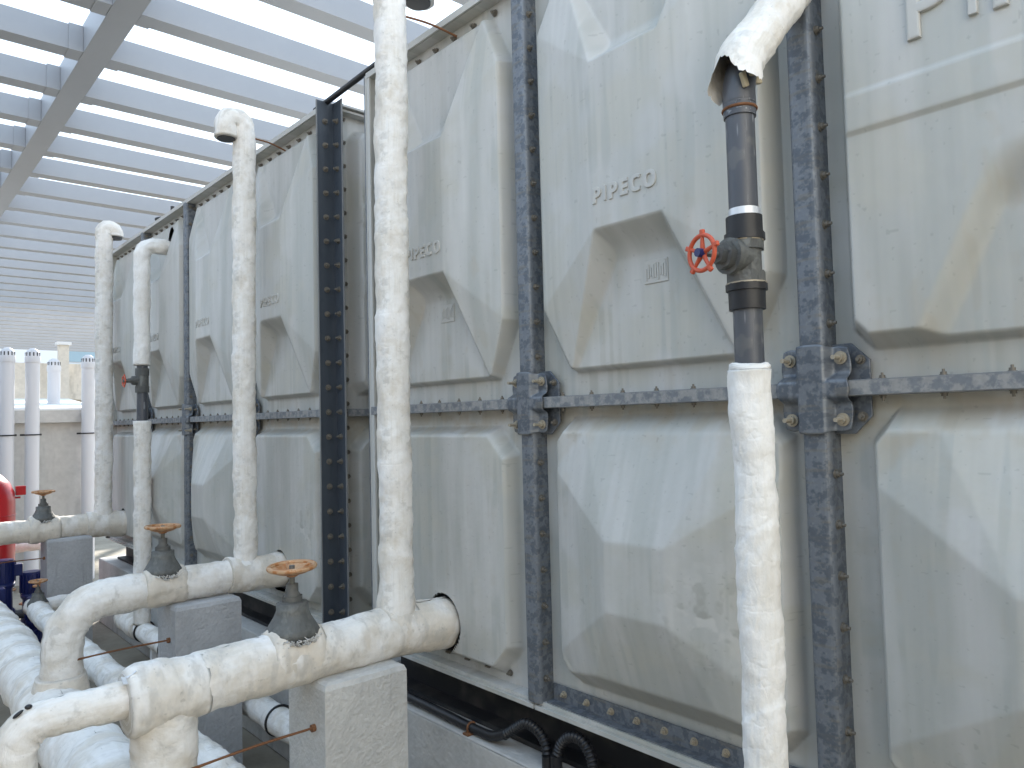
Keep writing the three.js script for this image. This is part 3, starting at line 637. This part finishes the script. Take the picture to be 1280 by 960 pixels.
/* third run */
{
  const z = -5.93, y = 0.935, t = thing('lagged_outlet_pipe', 'white lagged outlet pipe at the far end of the tanks beside the red vessel', 'pipe', [0, 0, 0], 'lagged outlet pipes with vent risers');
  mesh('main_pipe', lag([V(-1.5, y, z), V(-0.16, y, z)], 0.084, { ph: 15.3, step: 0.016, lump: 1.2 }), M.jDirty, t);
  mesh('outlet_stub', lag([V(-0.30, y, z), V(0.0, y - 0.012, z)], 0.10, { ph: 16.1, lump: 1.3, wob: 0.003 }), M.jDirty, t);
  mesh('wall_seal', cyl(V(0.0, 0.93, z), V(0.02, 0.93, z), 0.100, 0.100, 40), M.blackPlastic, t);
  mesh('valve_wrap', lag([V(-0.69, y, z), V(-0.48, y, z)], 0.10, { ph: 18.4, lump: 1.5, wob: 0, prof: (s, L) => 1 - 0.14 * Math.exp(-s / 0.012) - 0.14 * Math.exp(-(L - s) / 0.012) }), M.jDirty, t);
  mesh('riser', lag([V(-0.17, y, z), V(-0.165, 3.2, z), V(-0.165, 3.37, z), V(-0.09, 3.37, z), V(-0.09, 3.30, z)], 0.064, { bend: 0.06, ph: 19.6, wob: 0.008, step: 0.016 }), M.jMid, t);
  mesh('vent_mouth', cyl(V(-0.09, 3.285, z), V(-0.09, 3.302, z), 0.058, 0.058, 28), M.blackPlastic, t);
  gateValve(t, -0.59, 1.012, z, 0);
}
/* thin lagged fill pipe with bare dark section (far) */
{
  const x = -0.19, z = -4.78, t = thing('fill_pipe', 'thin lagged fill pipe with small red-wheel valve turning into a hole in the tank', 'pipe');
  mesh('lower_jacket', lag([V(x, 0.35, z), V(x, 1.752, z)], 0.055, { ph: 21.1, step: 0.016 }), M.jMid, t);
  mesh('upper_jacket', lag([V(x, 2.14, z), V(x, 3.0, z), V(x + 0.19, 3.0, z)], 0.053, { ph: 22.1, bend: 0.1, step: 0.014 }), M.jClean, t);
  mesh('bare_pipe', uvm(cyl(V(x, 1.73, z), V(x, 2.18, z), 0.036), 2), M.blackPipe, t);
  mesh('tank_stub', uvm(cyl(V(x + 0.15, 3.0, z), V(x + 0.5, 3.0, z), 0.042), 2), M.galv, t);
  const v = mesh('valve_body', uvm(merge([cyl(V(x, 1.965, z), V(x, 2.115, z), 0.042, 0.042, 20), cyl(V(x, 2.07, z), V(x, 2.12, z), 0.047, 0.047, 8), cyl(V(x, 1.95, z), V(x, 1.995, z), 0.047, 0.047, 8), cyl(V(x, 2.035, z), V(x - 0.07, 2.035, z), 0.036, 0.03, 8), cyl(V(x - 0.07, 2.035, z), V(x - 0.125, 2.03, z), 0.018, 0.012, 10)]), 3), M.iron, t);
  const w = mesh('handwheel', wheelGeo(0.036, 0.0045, 5, 0.006, 5), M.redWheel, v); w.position.set(x - 0.118, 2.03, z); w.rotation.z = Math.PI / 2;
}
/* near pipe with torn lagging and red handwheel */
{
  const x = -0.3, z = 0.0, t = thing('fill_pipe', 'half-bare dark pipe with red handwheel valve and torn white lagging above', 'pipe');
  mesh('lower_jacket', lag([V(x, 0.0, z), V(x, 1.79, z)], 0.043, { seg: 64, step: 0.007, ph: 25.2, lump: 0.75, wob: 0.005, uvL: 0.5, wrap: 0.36, prof: (s, L) => 1 + 0.05 * Math.exp(-Math.pow((L - s) / 0.012, 2)) }), M.jClean, t);
  mesh('rolled_cuff', lag([0, 1, 2, 3, 4, 5, 6, 7, 8, 9, 10].map((i) => { const a = i / 10 * Math.PI * 2 + 0.6; return V(x + 0.034 * Math.cos(a), 1.793 + 0.004 * Math.sin(a * 2), z + 0.034 * Math.sin(a)); }), 0.0095, { seg: 14, step: 0.006, bend: 0.01, lump: 0.35, ph: 26.3, wob: 0.002 }), M.jClean, t);
  mesh('bare_pipe', uvm(merge([cyl(V(x, 1.70, z), V(x, 1.975, z), 0.0305, 0.0305, 40), cyl(V(x, 2.08, z), V(x, 2.36, z), 0.0305, 0.0305, 40)]), 2.5), M.blackPipe, t);
  const el = mesh('elbow', merge([cyl(V(x, 2.335, z), V(x, 2.365, z), 0.034, 0.035, 36), lag([V(x, 2.36, z), V(x, 2.42, z), V(x + 0.09, 2.52, z)], 0.0345, { lump: 0.1, wob: 0, bend: 0.05, step: 0.008 })]), M.blackPipe, t);
  mesh('rust_band', new THREE.TorusGeometry(0.0345, 0.0035, 8, 40).rotateX(Math.PI / 2).translate(x, 2.352, z), M.rust, t);
  mesh('joint_tape', lag([V(x, 2.105, z), V(x, 2.135, z)], 0.0325, { lump: 0.2, wob: 0, step: 0.004, cap: false }), M.tape, t);
  // torn jacket above the elbow: open cone with a ragged mouth
  {
    const g = lag([V(x - 0.028, 2.385, z + 0.006), V(x + 0.0, 2.455, z + 0.002), V(x + 0.09, 2.545, z), V(x + 0.30, 2.755, z)], 0.049, { seg: 72, step: 0.006, bend: 0.05, lump: 0.8, cap: false, ph: 28.8, wob: 0, prof: (s) => 1.0 + 0.10 * Math.exp(-s / 0.05) });
    const p = g.attributes.position, seg = 73, n = p.count / seg;
    // ragged mouth: pull the first rings up by an angle-dependent amount
    for (let j = 0; j < seg; j++) {
      const th = j / 72 * Math.PI * 2, m = p.array, x0 = m[j * 3], z0 = m[j * 3 + 2];
      const front = Math.exp(-Math.pow((((z0 - z) * 0.8 - (x0 - x) * 0.35) - 0.028) / 0.022, 2)), right = sstep(-0.02, 0.03, x0 - x);
      const up = Math.round(9 * front + 5 * right + 1.6 * noise(th * 4, 3, 1) + 1.2 * noise(th * 11, 7, 2));
      for (let i = 0; i < Math.max(0, up); i++) for (let q = 0; q < 3; q++) m[(i * seg + j) * 3 + q] = m[(Math.max(0, up) * seg + j) * 3 + q];
    }
    p.needsUpdate = true; g.computeVertexNormals();
    mesh('torn_jacket', g, M.jMid, t);
    const far = mesh('upper_jacket', lag([V(x + 0.29, 2.745, z), V(x + 0.46, 2.92, z), V(x + 0.46, 3.4, z)], 0.047, { ph: 30.1, bend: 0.08, step: 0.012 }), M.jMid, t);
    mesh('foam_lining', merge([rbox(-0.012, 0.010, -0.011, 0.011, -0.006, 0.006, 0.003).rotateZ(0.7).rotateY(0.5).translate(x - 0.006, 2.427, z + 0.036), rbox(-0.010, 0.010, -0.010, 0.010, -0.006, 0.006, 0.003).rotateZ(0.2).rotateY(-0.3).translate(x + 0.032, 2.42, z + 0.026), rbox(-0.008, 0.008, -0.02, 0.012, -0.005, 0.005, 0.003).rotateZ(0.5).translate(x - 0.03, 2.405, z + 0.03)]), M.foam, t);
  }
  const d = V(-0.974, 0, -0.225).normalize(), side = (a, yy) => V(x + d.x * a, yy, z + d.z * a), yv = 2.030;
  const v = mesh('valve_body', uvm(merge([
    cyl(V(x, 1.98, z), V(x, 2.075, z), 0.033, 0.033, 28), cyl(V(x, 2.045, z), V(x, 2.066, z), 0.040, 0.040, 8), cyl(V(x, 1.975, z), V(x, 1.998, z), 0.041, 0.041, 8),
    cyl(side(0.0, yv), side(0.040, yv), 0.033, 0.036, 28), cyl(side(0.040, yv), side(0.052, yv), 0.0385, 0.0385, 28), cyl(side(0.052, yv), side(0.068, yv), 0.030, 0.030, 6), cyl(side(0.068, yv), side(0.082, yv), 0.020, 0.018, 6), cyl(side(0.08, yv), side(0.132, yv), 0.007, 0.007, 12)]), 4), M.iron, t);
  mesh('union_coupling', merge([cyl(V(x, 2.066, z), V(x, 2.082, z), 0.0425, 0.0425, 10), cyl(V(x, 2.082, z), V(x, 2.118, z), 0.038, 0.038, 32)]), M.blackPlastic, t);
  mesh('union_coupling', merge([cyl(V(x, 1.958, z), V(x, 1.973, z), 0.0435, 0.0435, 10), cyl(V(x, 1.918, z), V(x, 1.958, z), 0.038, 0.0385, 32)]), M.blackPlastic, t);
  for (const [a, b, q] of [[2.0635, 2.0675, 0.0385], [1.9725, 1.9755, 0.0425]]) mesh('union_washer', cyl(V(x, a, z), V(x, b, z), q, q, 32), M.boltLight, t);
  const w = mesh('handwheel', wheelGeo(0.0365, 0.0048, 5, 0.002, 5), M.redWheel, v); w.position.copy(side(0.124, yv)); w.quaternion.setFromUnitVectors(V(0, 1, 0), d);
  const nut = mesh('wheel_nut', cyl(side(0.122, yv), side(0.137, yv), 0.0095, 0.009, 16), M.blue, v);
}
/* wires that tie the risers to the tank top */
for (const [a, b, l] of [[V(-0.155, 3.262, -1.5), V(0.03, 3.20, -1.40), 'rusty wire tying the valve-and-tee pipe riser to the tank top'], [V(-0.14, 3.225, -2.95), V(0.03, 3.19, -2.93), 'dark wire tying the elbow pipe riser to the tank top']])
  tag(mesh('tie_wire', lag([a, a.clone().lerp(b, 0.5).add(V(0, 0.012, 0)), b], 0.0045, { seg: 8, lump: 0.05, wob: 0.001, step: 0.01 }), M.rust), l, 'wire', 'tie wires at the tank tops');
/* dark conduit bridging the two tanks */
tag(mesh('black_conduit', merge([cyl(V(-0.0, 3.27, -2.52), V(0.0, 3.29, -1.85), 0.014)]), M.blackPlastic), 'black conduit bridging the gap between the two tank tops', 'conduit');

/* ------------------------------------------------ pipes along the floor */
{
  tag(mesh('floor_pipe', lag([V(-1.045, 0.48, 0.6), V(-1.045, 0.48, -7.5)], 0.125, { seg: 48, step: 0.022, ph: 33.3, lump: 1.5, wob: 0.01 }), M.jMid), 'thickest white lagged pipe running along the floor under the drop pipes', 'pipe');
  const t = thing('floor_pipe', 'white lagged pipe on the floor ending at a small iron valve', 'pipe');
  mesh('lagging', lag([V(-0.70, 0.42, 0.3), V(-0.70, 0.42, -5.6)], 0.068, { step: 0.02, ph: 35.3, lump: 1.3, wob: 0.012 }), M.jMid, t);
  mesh('lagging', lag([V(-0.70, 0.42, -5.55), V(-0.44, 0.42, -5.62)], 0.055, { step: 0.02, ph: 36.9, lump: 1.2 }), M.jClean, t);
  const v = mesh('valve_bonnet', bonnetGeo, M.iron, t); v.scale.set(0.75, 0.75, 0.75); v.position.set(-0.70, 0.465, -5.45);
  const w = mesh('handwheel', merge([brassWheel.clone(), rimDish.clone()]), M.brass, v); w.position.y = 0.215;
  for (const z of [-2.2, -4.6]) mesh('support_block', uvm(box(-0.78, -0.62, 0.0, 0.35, z - 0.06, z + 0.06), 1), M.ped, t);
  const u = thing('floor_pipe', 'thin white lagged pipe with black bands running behind the pedestals', 'pipe');
  mesh('lagging', lag([V(-0.185, 0.30, -0.8), V(-0.185, 0.30, -4.85)], 0.062, { step: 0.02, ph: 38.1, lump: 0.8 }), M.jMid, u);
  mesh('end_wrap', lag([V(-0.185, 0.30, -4.82), V(-0.185, 0.30, -5.25)], 0.074, { step: 0.014, ph: 39.1, lump: 1.3 }), M.jDirty, u);
  for (const z of [-4.75, -4.22, -3.4, -2.6]) mesh('black_band', new THREE.TorusGeometry(0.068, 0.006, 6, 32).translate(-0.185, 0.30, z), M.blackPlastic, u);
  mesh('pipe_end', cyl(V(-0.185, 0.30, -5.35), V(-0.185, 0.30, -5.24), 0.05), M.blackPipe, u);
  for (const z of [-1.8, -4.55]) mesh('support_leg', uvm(box(-0.20, -0.17, 0, 0.245, z - 0.02, z + 0.02), 1), M.white, u);
  tag(mesh('floor_pipe', lag([V(-1.9, 0.66, -7.2), V(0.0, 0.66, -7.2)], 0.055, { step: 0.02, ph: 41.1 }), M.jClean), 'white lagged pipe running crosswise below the far outlet pipe', 'pipe');
}

/* ------------------------------------------------ pedestals and tie rods */
function pedestalGeo(x0, x1, z0, z1, h) {
  const s = new THREE.Shape(), c = 0.022; s.moveTo(x0 + c, z0 + c); s.lineTo(x1 - c, z0 + c); s.lineTo(x1 - c, z1 - c); s.lineTo(x0 + c, z1 - c); s.closePath();
  const g = new THREE.ExtrudeGeometry(s, { depth: h - c, bevelEnabled: true, bevelSize: c, bevelThickness: c, bevelSegments: 2 });
  g.rotateX(-Math.PI / 2); g.scale(1, 1, -1);
  const p = g.attributes.position; // scale flipped the winding: swap
  for (let i = 0; i < p.count; i += 3) for (const t of [p, g.attributes.normal, g.attributes.uv]) { const k = t.itemSize; for (let q = 0; q < k; q++) { const A = t.array[(i + 1) * k + q]; t.array[(i + 1) * k + q] = t.array[(i + 2) * k + q]; t.array[(i + 2) * k + q] = A; } }
  return uvm(g, 1.6);
}
for (const [z, m, l] of [[-1.5, M.pedPale, 'pale grey concrete pedestal under the pipe with the tee drop'], [-2.95, M.ped, 'blue-grey concrete pedestal under the pipe that elbows down'], [-5.93, M.ped, 'blue-grey concrete pedestal under the far pipe beside the red vessel']]) {
  const t = thing('concrete_pedestal', l, 'pedestal', [-0.43, 0, z], 'concrete pipe pedestals');
  mesh('block', pedestalGeo(-0.155, 0.155, -0.13, 0.13, 0.865), m, t);
}
for (const [z, y, len, l] of [[-1.44, 0.715, 0.40, 'rusty threaded rod sticking out of the pale pedestal'], [-2.9, 0.70, 0.42, 'thin rusty rod sticking out of the pedestal under the elbow pipe'], [-5.88, 0.72, 0.5, 'rusty rod sticking out of the far pedestal beside the pumps']]) {
  const t = thing('tie_rod', l, 'rod', [-0.586, y, z], 'rusty rods in the pedestals');
  mesh('rod', lag([V(0, 0, 0), V(-len * 0.5, 0.006, 0.01), V(-len, 0.0, 0.02)], 0.0042, { seg: 8, lump: 0.12, wob: 0.002, step: 0.01 }), M.rust, t);
  mesh('rod_end', cyl(V(0.004, 0, 0), V(-0.012, 0, 0), 0.012, 0.012, 10), M.rust, t);
}

/* ------------------------------------------------ cable and ribbed conduits at the foot of the near tank */
function ribbed(pts, r) {
  const [P, L] = resample(new THREE.CatmullRomCurve3(pts).getPoints(60), 0.004);
  return lag(P, r, { seg: 18, step: 0.0022, bend: 0.001, lump: 0, wob: 0, prof: (s) => 1 + 0.13 * Math.sign(Math.sin(s * 2 * Math.PI / 0.0125)) });
}
{
  const t = thing('black_cable', 'thick black cable lying along the plinth edge with a rusty clip', 'cable');
  const pts = [V(-0.01, 0.582, -2.3), V(-0.012, 0.582, -1.8), V(-0.014, 0.580, -1.5), V(-0.016, 0.578, -1.32), V(-0.012, 0.582, -1.22), V(-0.005, 0.61, -1.155)];
  mesh('sheath', lag(new THREE.CatmullRomCurve3(pts).getPoints(40), 0.017, { seg: 16, lump: 0.12, wob: 0, bend: 0.001 }), M.blackPlastic, t);
  const c = mesh('clip', merge([new THREE.TorusGeometry(0.019, 0.004, 8, 24).translate(-0.016, 0.578, -1.345), box(-0.045, 0.015, 0.557, 0.563, -1.36, -1.33)]), M.rust, t);
  const a = thing('ribbed_conduit', 'black ribbed conduit looping from the thick cable down over the plinth', 'conduit', [0, 0, 0], 'ribbed conduits on the plinth');
  mesh('hose', ribbed([V(-0.008, 0.598, -1.172), V(0.0, 0.64, -1.115), V(0.0, 0.668, -1.06), V(0.0, 0.655, -1.0), V(-0.005, 0.625, -0.965), V(-0.008, 0.59, -0.955)], 0.0155), M.blackPlastic, a);
  mesh('sleeve', cyl(V(-0.008, 0.53, -0.953), V(-0.008, 0.598, -0.955), 0.020), M.blackPlastic, a);
  mesh('white_tail', cyl(V(-0.065, 0.44, -0.953), V(-0.01, 0.535, -0.953), 0.014), M.white, a);
  const b = thing('ribbed_conduit', 'black ribbed conduit arching forward along the plinth beside the black sleeve', 'conduit', [0, 0, 0], 'ribbed conduits on the plinth');
  mesh('hose', ribbed([V(-0.005, 0.60, -0.918), V(0.0, 0.648, -0.90), V(0.0, 0.685, -0.855), V(-0.002, 0.685, -0.80), V(-0.01, 0.64, -0.755), V(-0.03, 0.59, -0.735), V(-0.05, 0.57, -0.60), V(-0.03, 0.572, 0.6)], 0.0155), M.blackPlastic, b);
  mesh('sleeve', cyl(V(-0.006, 0.556, -0.918), V(-0.006, 0.61, -0.918), 0.019), M.blackPlastic, b);
}

/* ------------------------------------------------ pergola */
{
  const Y = 4.2, t = thing('pergola', 'white slatted pergola roof over the tanks with one long beam', 'pergola');
  const zEnd = -25.5;
  for (const [x0, x1] of [[-0.60, -0.44], [5.2, 5.36], [-2.76, -2.6]]) mesh('long_beam', uvm(box(x0, x1, Y - 0.006, Y + 0.19, zEnd, -0.9), 0.8), M.slat, t);
  const slatL = uvm(box(-2.6, -0.602, 0, 0.165, -0.068, 0.068), 0.8), slatR = uvm(box(-0.438, 5.2, 0, 0.165, -0.068, 0.068), 0.8);
  const sleeveL = uvm(box(-0.685, -0.602, -0.004, 0.172, -0.078, 0.078), 0.8), sleeveR = uvm(box(-0.438, -0.360, -0.004, 0.172, -0.078, 0.078), 0.8);
  for (let k = -4; k < 30; k++) {
    const z = -3.95 - 0.722 * k, s = mesh('slat', slatL, M.slat, t); s.position.set(0, Y, z);
    const r = mesh('slat', slatR, M.slat, t); r.position.set(0, Y, z);
    mesh('bracket_sleeve', sleeveL, M.slat, s); mesh('bracket_sleeve', sleeveR, M.slat, r);
  }
  mesh('end_beam', uvm(box(-2.76, 5.36, Y - 0.02, Y + 0.2, zEnd - 0.16, zEnd - 0.002), 0.8), M.slat, t);
  for (const x of [5.28, -2.68]) for (const z of [-1.0, -9, -17, -25.3]) mesh('post', uvm(box(x - 0.075, x + 0.075, 0, Y - 0.008, z - 0.075, z + 0.075), 0.8), M.slat, t);
}

/* ------------------------------------------------ behind, to the far left */
{
  const w = thing('bulkhead', 'low grey rendered service room with projecting roof slab behind the vent pipes', 'wall', [0, 0, -9.0]);
  mesh('wall', uvm(box(-4.5, 0.40, 0, 1.79, -1.4, 0), 0.5), M.wall, w);
  mesh('roof_slab', uvm(box(-4.6, 0.47, 1.791, 1.93, -1.5, 0.09), 0.5), M.wall, w);
  const g = box(-4.6, 0.47, 1.931, 1.98, -1.5, 0.09), p = g.attributes.position; for (let i = 0; i < p.count; i++) if (p.getY(i) > 1.95) p.setY(i, p.getZ(i) < -0.7 ? 2.12 : 1.955);
  mesh('roof_screed', uvm(g, 0.5), M.white, w);
}
function vent(x, z, top, bot, label) {
  const t = thing('vent_pipe', label, 'vent pipe', [x, 0, z], 'white vent pipes with domed caps');
  mesh('pipe', cyl(V(0, bot, 0), V(0, top - 0.16, 0), 0.068, 0.068, 32), M.pvc, t);
  const c = mesh('cap', new THREE.LatheGeometry([[0.068, 0], [0.075, 0.004], [0.075, 0.06], [0.070, 0.068], [0.068, 0.10], [0.055, 0.135], [0.028, 0.158], [0, 0.163]].map(([a, b]) => new THREE.Vector2(a, b)), 32).translate(0, top - 0.163, 0), M.pvc, t);
  for (let i = 0; i < 12; i++) { const a = i / 12 * 6.283, s = mesh('cap_slot', rbox(-0.006, 0.006, -0.02, 0.02, -0.002, 0.002, 0.001, 1), M.blackSteel, c); s.position.set(0.0685 * Math.sin(a), top - 0.068, 0.0685 * Math.cos(a)); s.rotation.y = a; }
  if (bot < 0.1) mesh('clamp', merge([new THREE.TorusGeometry(0.072, 0.008, 6, 32).rotateX(Math.PI / 2).translate(0, 1.66, 0), box(-0.1, 0.1, 1.65, 1.67, -0.085, -0.07)]), M.blackSteel, t);
}
vent(-0.475, -8.62, 2.60, 0, 'white vent pipe with domed cap on the bulkhead wall, directly above the red vessel');
vent(-0.245, -8.62, 2.60, 0, 'white vent pipe with domed cap on the bulkhead wall, between red vessel and far riser');
vent(0.13, -9.6, 2.58, 1.9, 'shorter white vent pipe standing on the bulkhead roof slab');
vent(0.335, -8.82, 2.57, 0, 'white vent pipe half hidden behind the far lagged riser');
{ // parapet and buildings beyond
  const t = thing('parapet', 'long beige panelled parapet wall beyond the bulkhead', 'parapet', [0, 0, -16]);
  for (let i = 0; i < 10; i++) mesh('panel', uvm(box(-4 + i * 1.3, -4 + i * 1.3 + 1.28, 0.0, 3.02, -0.12, 0), 0.5), M.beige, t);
  mesh('base_rail', uvm(box(-4, 9, 2.30, 2.42, 0.003, 0.2), 0.5), M.brassless ?? M.beige, t);
  const c = thing('column', 'beige square column rising above the parapet', 'column', [1.38, 0, -15.75]);
  mesh('shaft', uvm(box(-0.085, 0.085, 0, 3.36, -0.085, 0.085), 0.5), M.beige, c);
  mesh('cap', uvm(box(-0.12, 0.12, 3.361, 3.42, -0.12, 0.12), 0.5), M.white, c);
  const b = thing('far_building', 'white tall building with bands of blue windows seen past the column', 'building', [12, -20, -62]);
  mesh('wall', box(-14, 14, 0, 33, -10, 0), M.white, b);
  for (let f = 0; f < 8; f++) for (let i = 0; i < 7; i++) { const q = mesh('window', box(-13.2 + i * 3.8, -10.2 + i * 3.8, 8.2 + f * 3.1, 9.9 + f * 3.1, 0.02, 0.08), M.glass, b); }
  const e = thing('far_building', 'plain white building block rising beyond the parapet', 'building', [1.0, -20, -48]);
  mesh('wall', box(-9, 6.2, 0, 28.2, -10, 0), M.white, e);
  mesh('cornice', box(-9.3, 6.5, 28.2, 28.7, -10.3, 0.3), M.beige, e);
}

/* unseen wall added opposite the tanks to keep the low sky off them */
{
  const w = thing('added_sky_blocker', 'added unseen grey wall opposite the tanks, blocking low sky', 'wall', [-4.1, 0, -3]);
  mesh('wall', uvm(box(-0.2, 0, 0, 3.15, -11, 9), 0.5), M.roughcast, w);
  mesh('coping', uvm(box(-0.24, 0.04, 3.151, 3.22, -11, 9), 0.5), M.wall, w);
}

/* pale stair-core wall behind the camera: sunlit, it throws warm light on the pedestals and pipes */
{
  const w = thing('stair_core', 'cream rendered stair core wall behind the viewer', 'building', [-1.9, 0, 4.3]);
  mesh('wall', uvm(box(-4, 4.2, 0, 5.2, 0, 3), 0.5), M.cream, w);
  mesh('coping', uvm(box(-4.05, 4.25, 5.201, 5.3, -0.05, 3.05), 0.5), M.wall, w);
}

/* ------------------------------------------------ red vessel and pumps */
{
  const t = thing('pressure_vessel', 'glossy red pressure vessel with domed top behind the far outlet pipe', 'pressure vessel', [-0.92, 0, -6.55]);
  const R = 0.235;
  mesh('shell', new THREE.LatheGeometry([[0, 0.42], [0.12, 0.44], [0.2, 0.50], [R, 0.60], [R, 1.13], [R - 0.008, 1.20], [R - 0.04, 1.28], [R - 0.10, 1.345], [0.06, 1.378], [0, 1.382]].map(([a, b]) => new THREE.Vector2(a, b)), 56), M.red, t);
  mesh('seam', new THREE.TorusGeometry(R + 0.001, 0.005, 6, 56).rotateX(Math.PI / 2).translate(0, 1.02, 0), M.red, t);
  mesh('lug', merge([rbox(0.235, 0.305, 1.17, 1.245, -0.03, 0.03, 0.004), cyl(V(0.2, 1.15, 0), V(0.27, 1.15, 0), 0.008)]), M.red, t);
  for (let i = 0; i < 3; i++) { const a = i * 2.094 + 0.4; mesh('leg', cyl(V(0.19 * Math.cos(a), 0, 0.19 * Math.sin(a)), V(0.17 * Math.cos(a), 0.56, 0.17 * Math.sin(a)), 0.022), M.red, t); }
}
function pump(x, z, label, h) {
  const t = thing('booster_pump', label, 'pump', [x, 0, z], 'blue booster pumps on a dark skid');
  mesh('skid', uvm(box(-0.14, 0.14, 0, 0.09, -0.2, 0.2), 1), M.blackSteel, t);
  mesh('casing', new THREE.LatheGeometry([[0, 0.09], [0.08, 0.09], [0.085, 0.14], [0.065, 0.16], [0.06, h - 0.22], [0.075, h - 0.20], [0.075, h - 0.17], [0, h - 0.17]].map(([a, b]) => new THREE.Vector2(a, b)), 28), M.blue, t);
  const m = mesh('motor', cyl(V(0, h - 0.17, 0), V(0, h, 0), 0.07, 0.068, 28), M.blue, t);
  for (let i = 0; i < 14; i++) { const a = i / 14 * 6.283, f = mesh('fin', box(-0.003, 0.003, -0.075, 0.075, 0, 0.014), M.blue, m); f.position.set(0.068 * Math.sin(a), h - 0.09, 0.068 * Math.cos(a)); f.rotation.y = a; }
  mesh('terminal_box', rbox(0.05, 0.12, h - 0.13, h - 0.04, -0.04, 0.04, 0.006), M.blue, t);
  for (const s of [-1, 1]) {
    const p = mesh('branch', merge([cyl(V(0, 0.14, 0), V(0, 0.14, s * 0.2), 0.03), cyl(V(0, 0.14, s * 0.10), V(0, 0.14, s * 0.115), 0.055), cyl(V(0, 0.14, s * 0.125), V(0, 0.14, s * 0.14), 0.055)]), M.blue, t);
    const w = mesh('handwheel', wheelGeo(0.05, 0.007, 4, 0.008), M.brass, p); w.position.set(0, 0.27, s * 0.2);
    mesh('valve_neck', cyl(V(0, 0.14, s * 0.2), V(0, 0.27, s * 0.2), 0.028, 0.012, 12), M.blue, p);
  }
}
pump(-0.83, -6.05, 'blue booster pump under the red vessel, beside the small iron valve', 0.72);
pump(-0.60, -6.35, 'blue booster pump between the red vessel and the far pedestal', 0.56);
pump(-0.62, -5.98, 'low blue booster pump in front of the far pedestal pipe', 0.42);
pump(-0.98, -5.75, 'blue booster pump standing next to the thickest floor pipe', 0.60);
{
  const t = thing('pump_manifold', 'dark horizontal manifold pipe with blue check valves by the pumps', 'manifold', [-0.7, 0.26, -6.2]);
  mesh('pipe', cyl(V(-0.45, 0, 0), V(0.32, 0, 0), 0.035), M.blackPipe, t);
  for (const x of [-0.3, -0.08, 0.14]) { const b = mesh('check_valve', merge([new THREE.SphereGeometry(0.055, 20, 14).translate(x, 0.02, 0), cyl(V(x, 0.02, 0), V(x, 0.14, 0), 0.03)]), M.blue, t); const w = mesh('handwheel', wheelGeo(0.05, 0.007, 4, 0.008), M.brass, b); w.position.set(x, 0.2, 0); }
}
renderer.render(scene, camera);
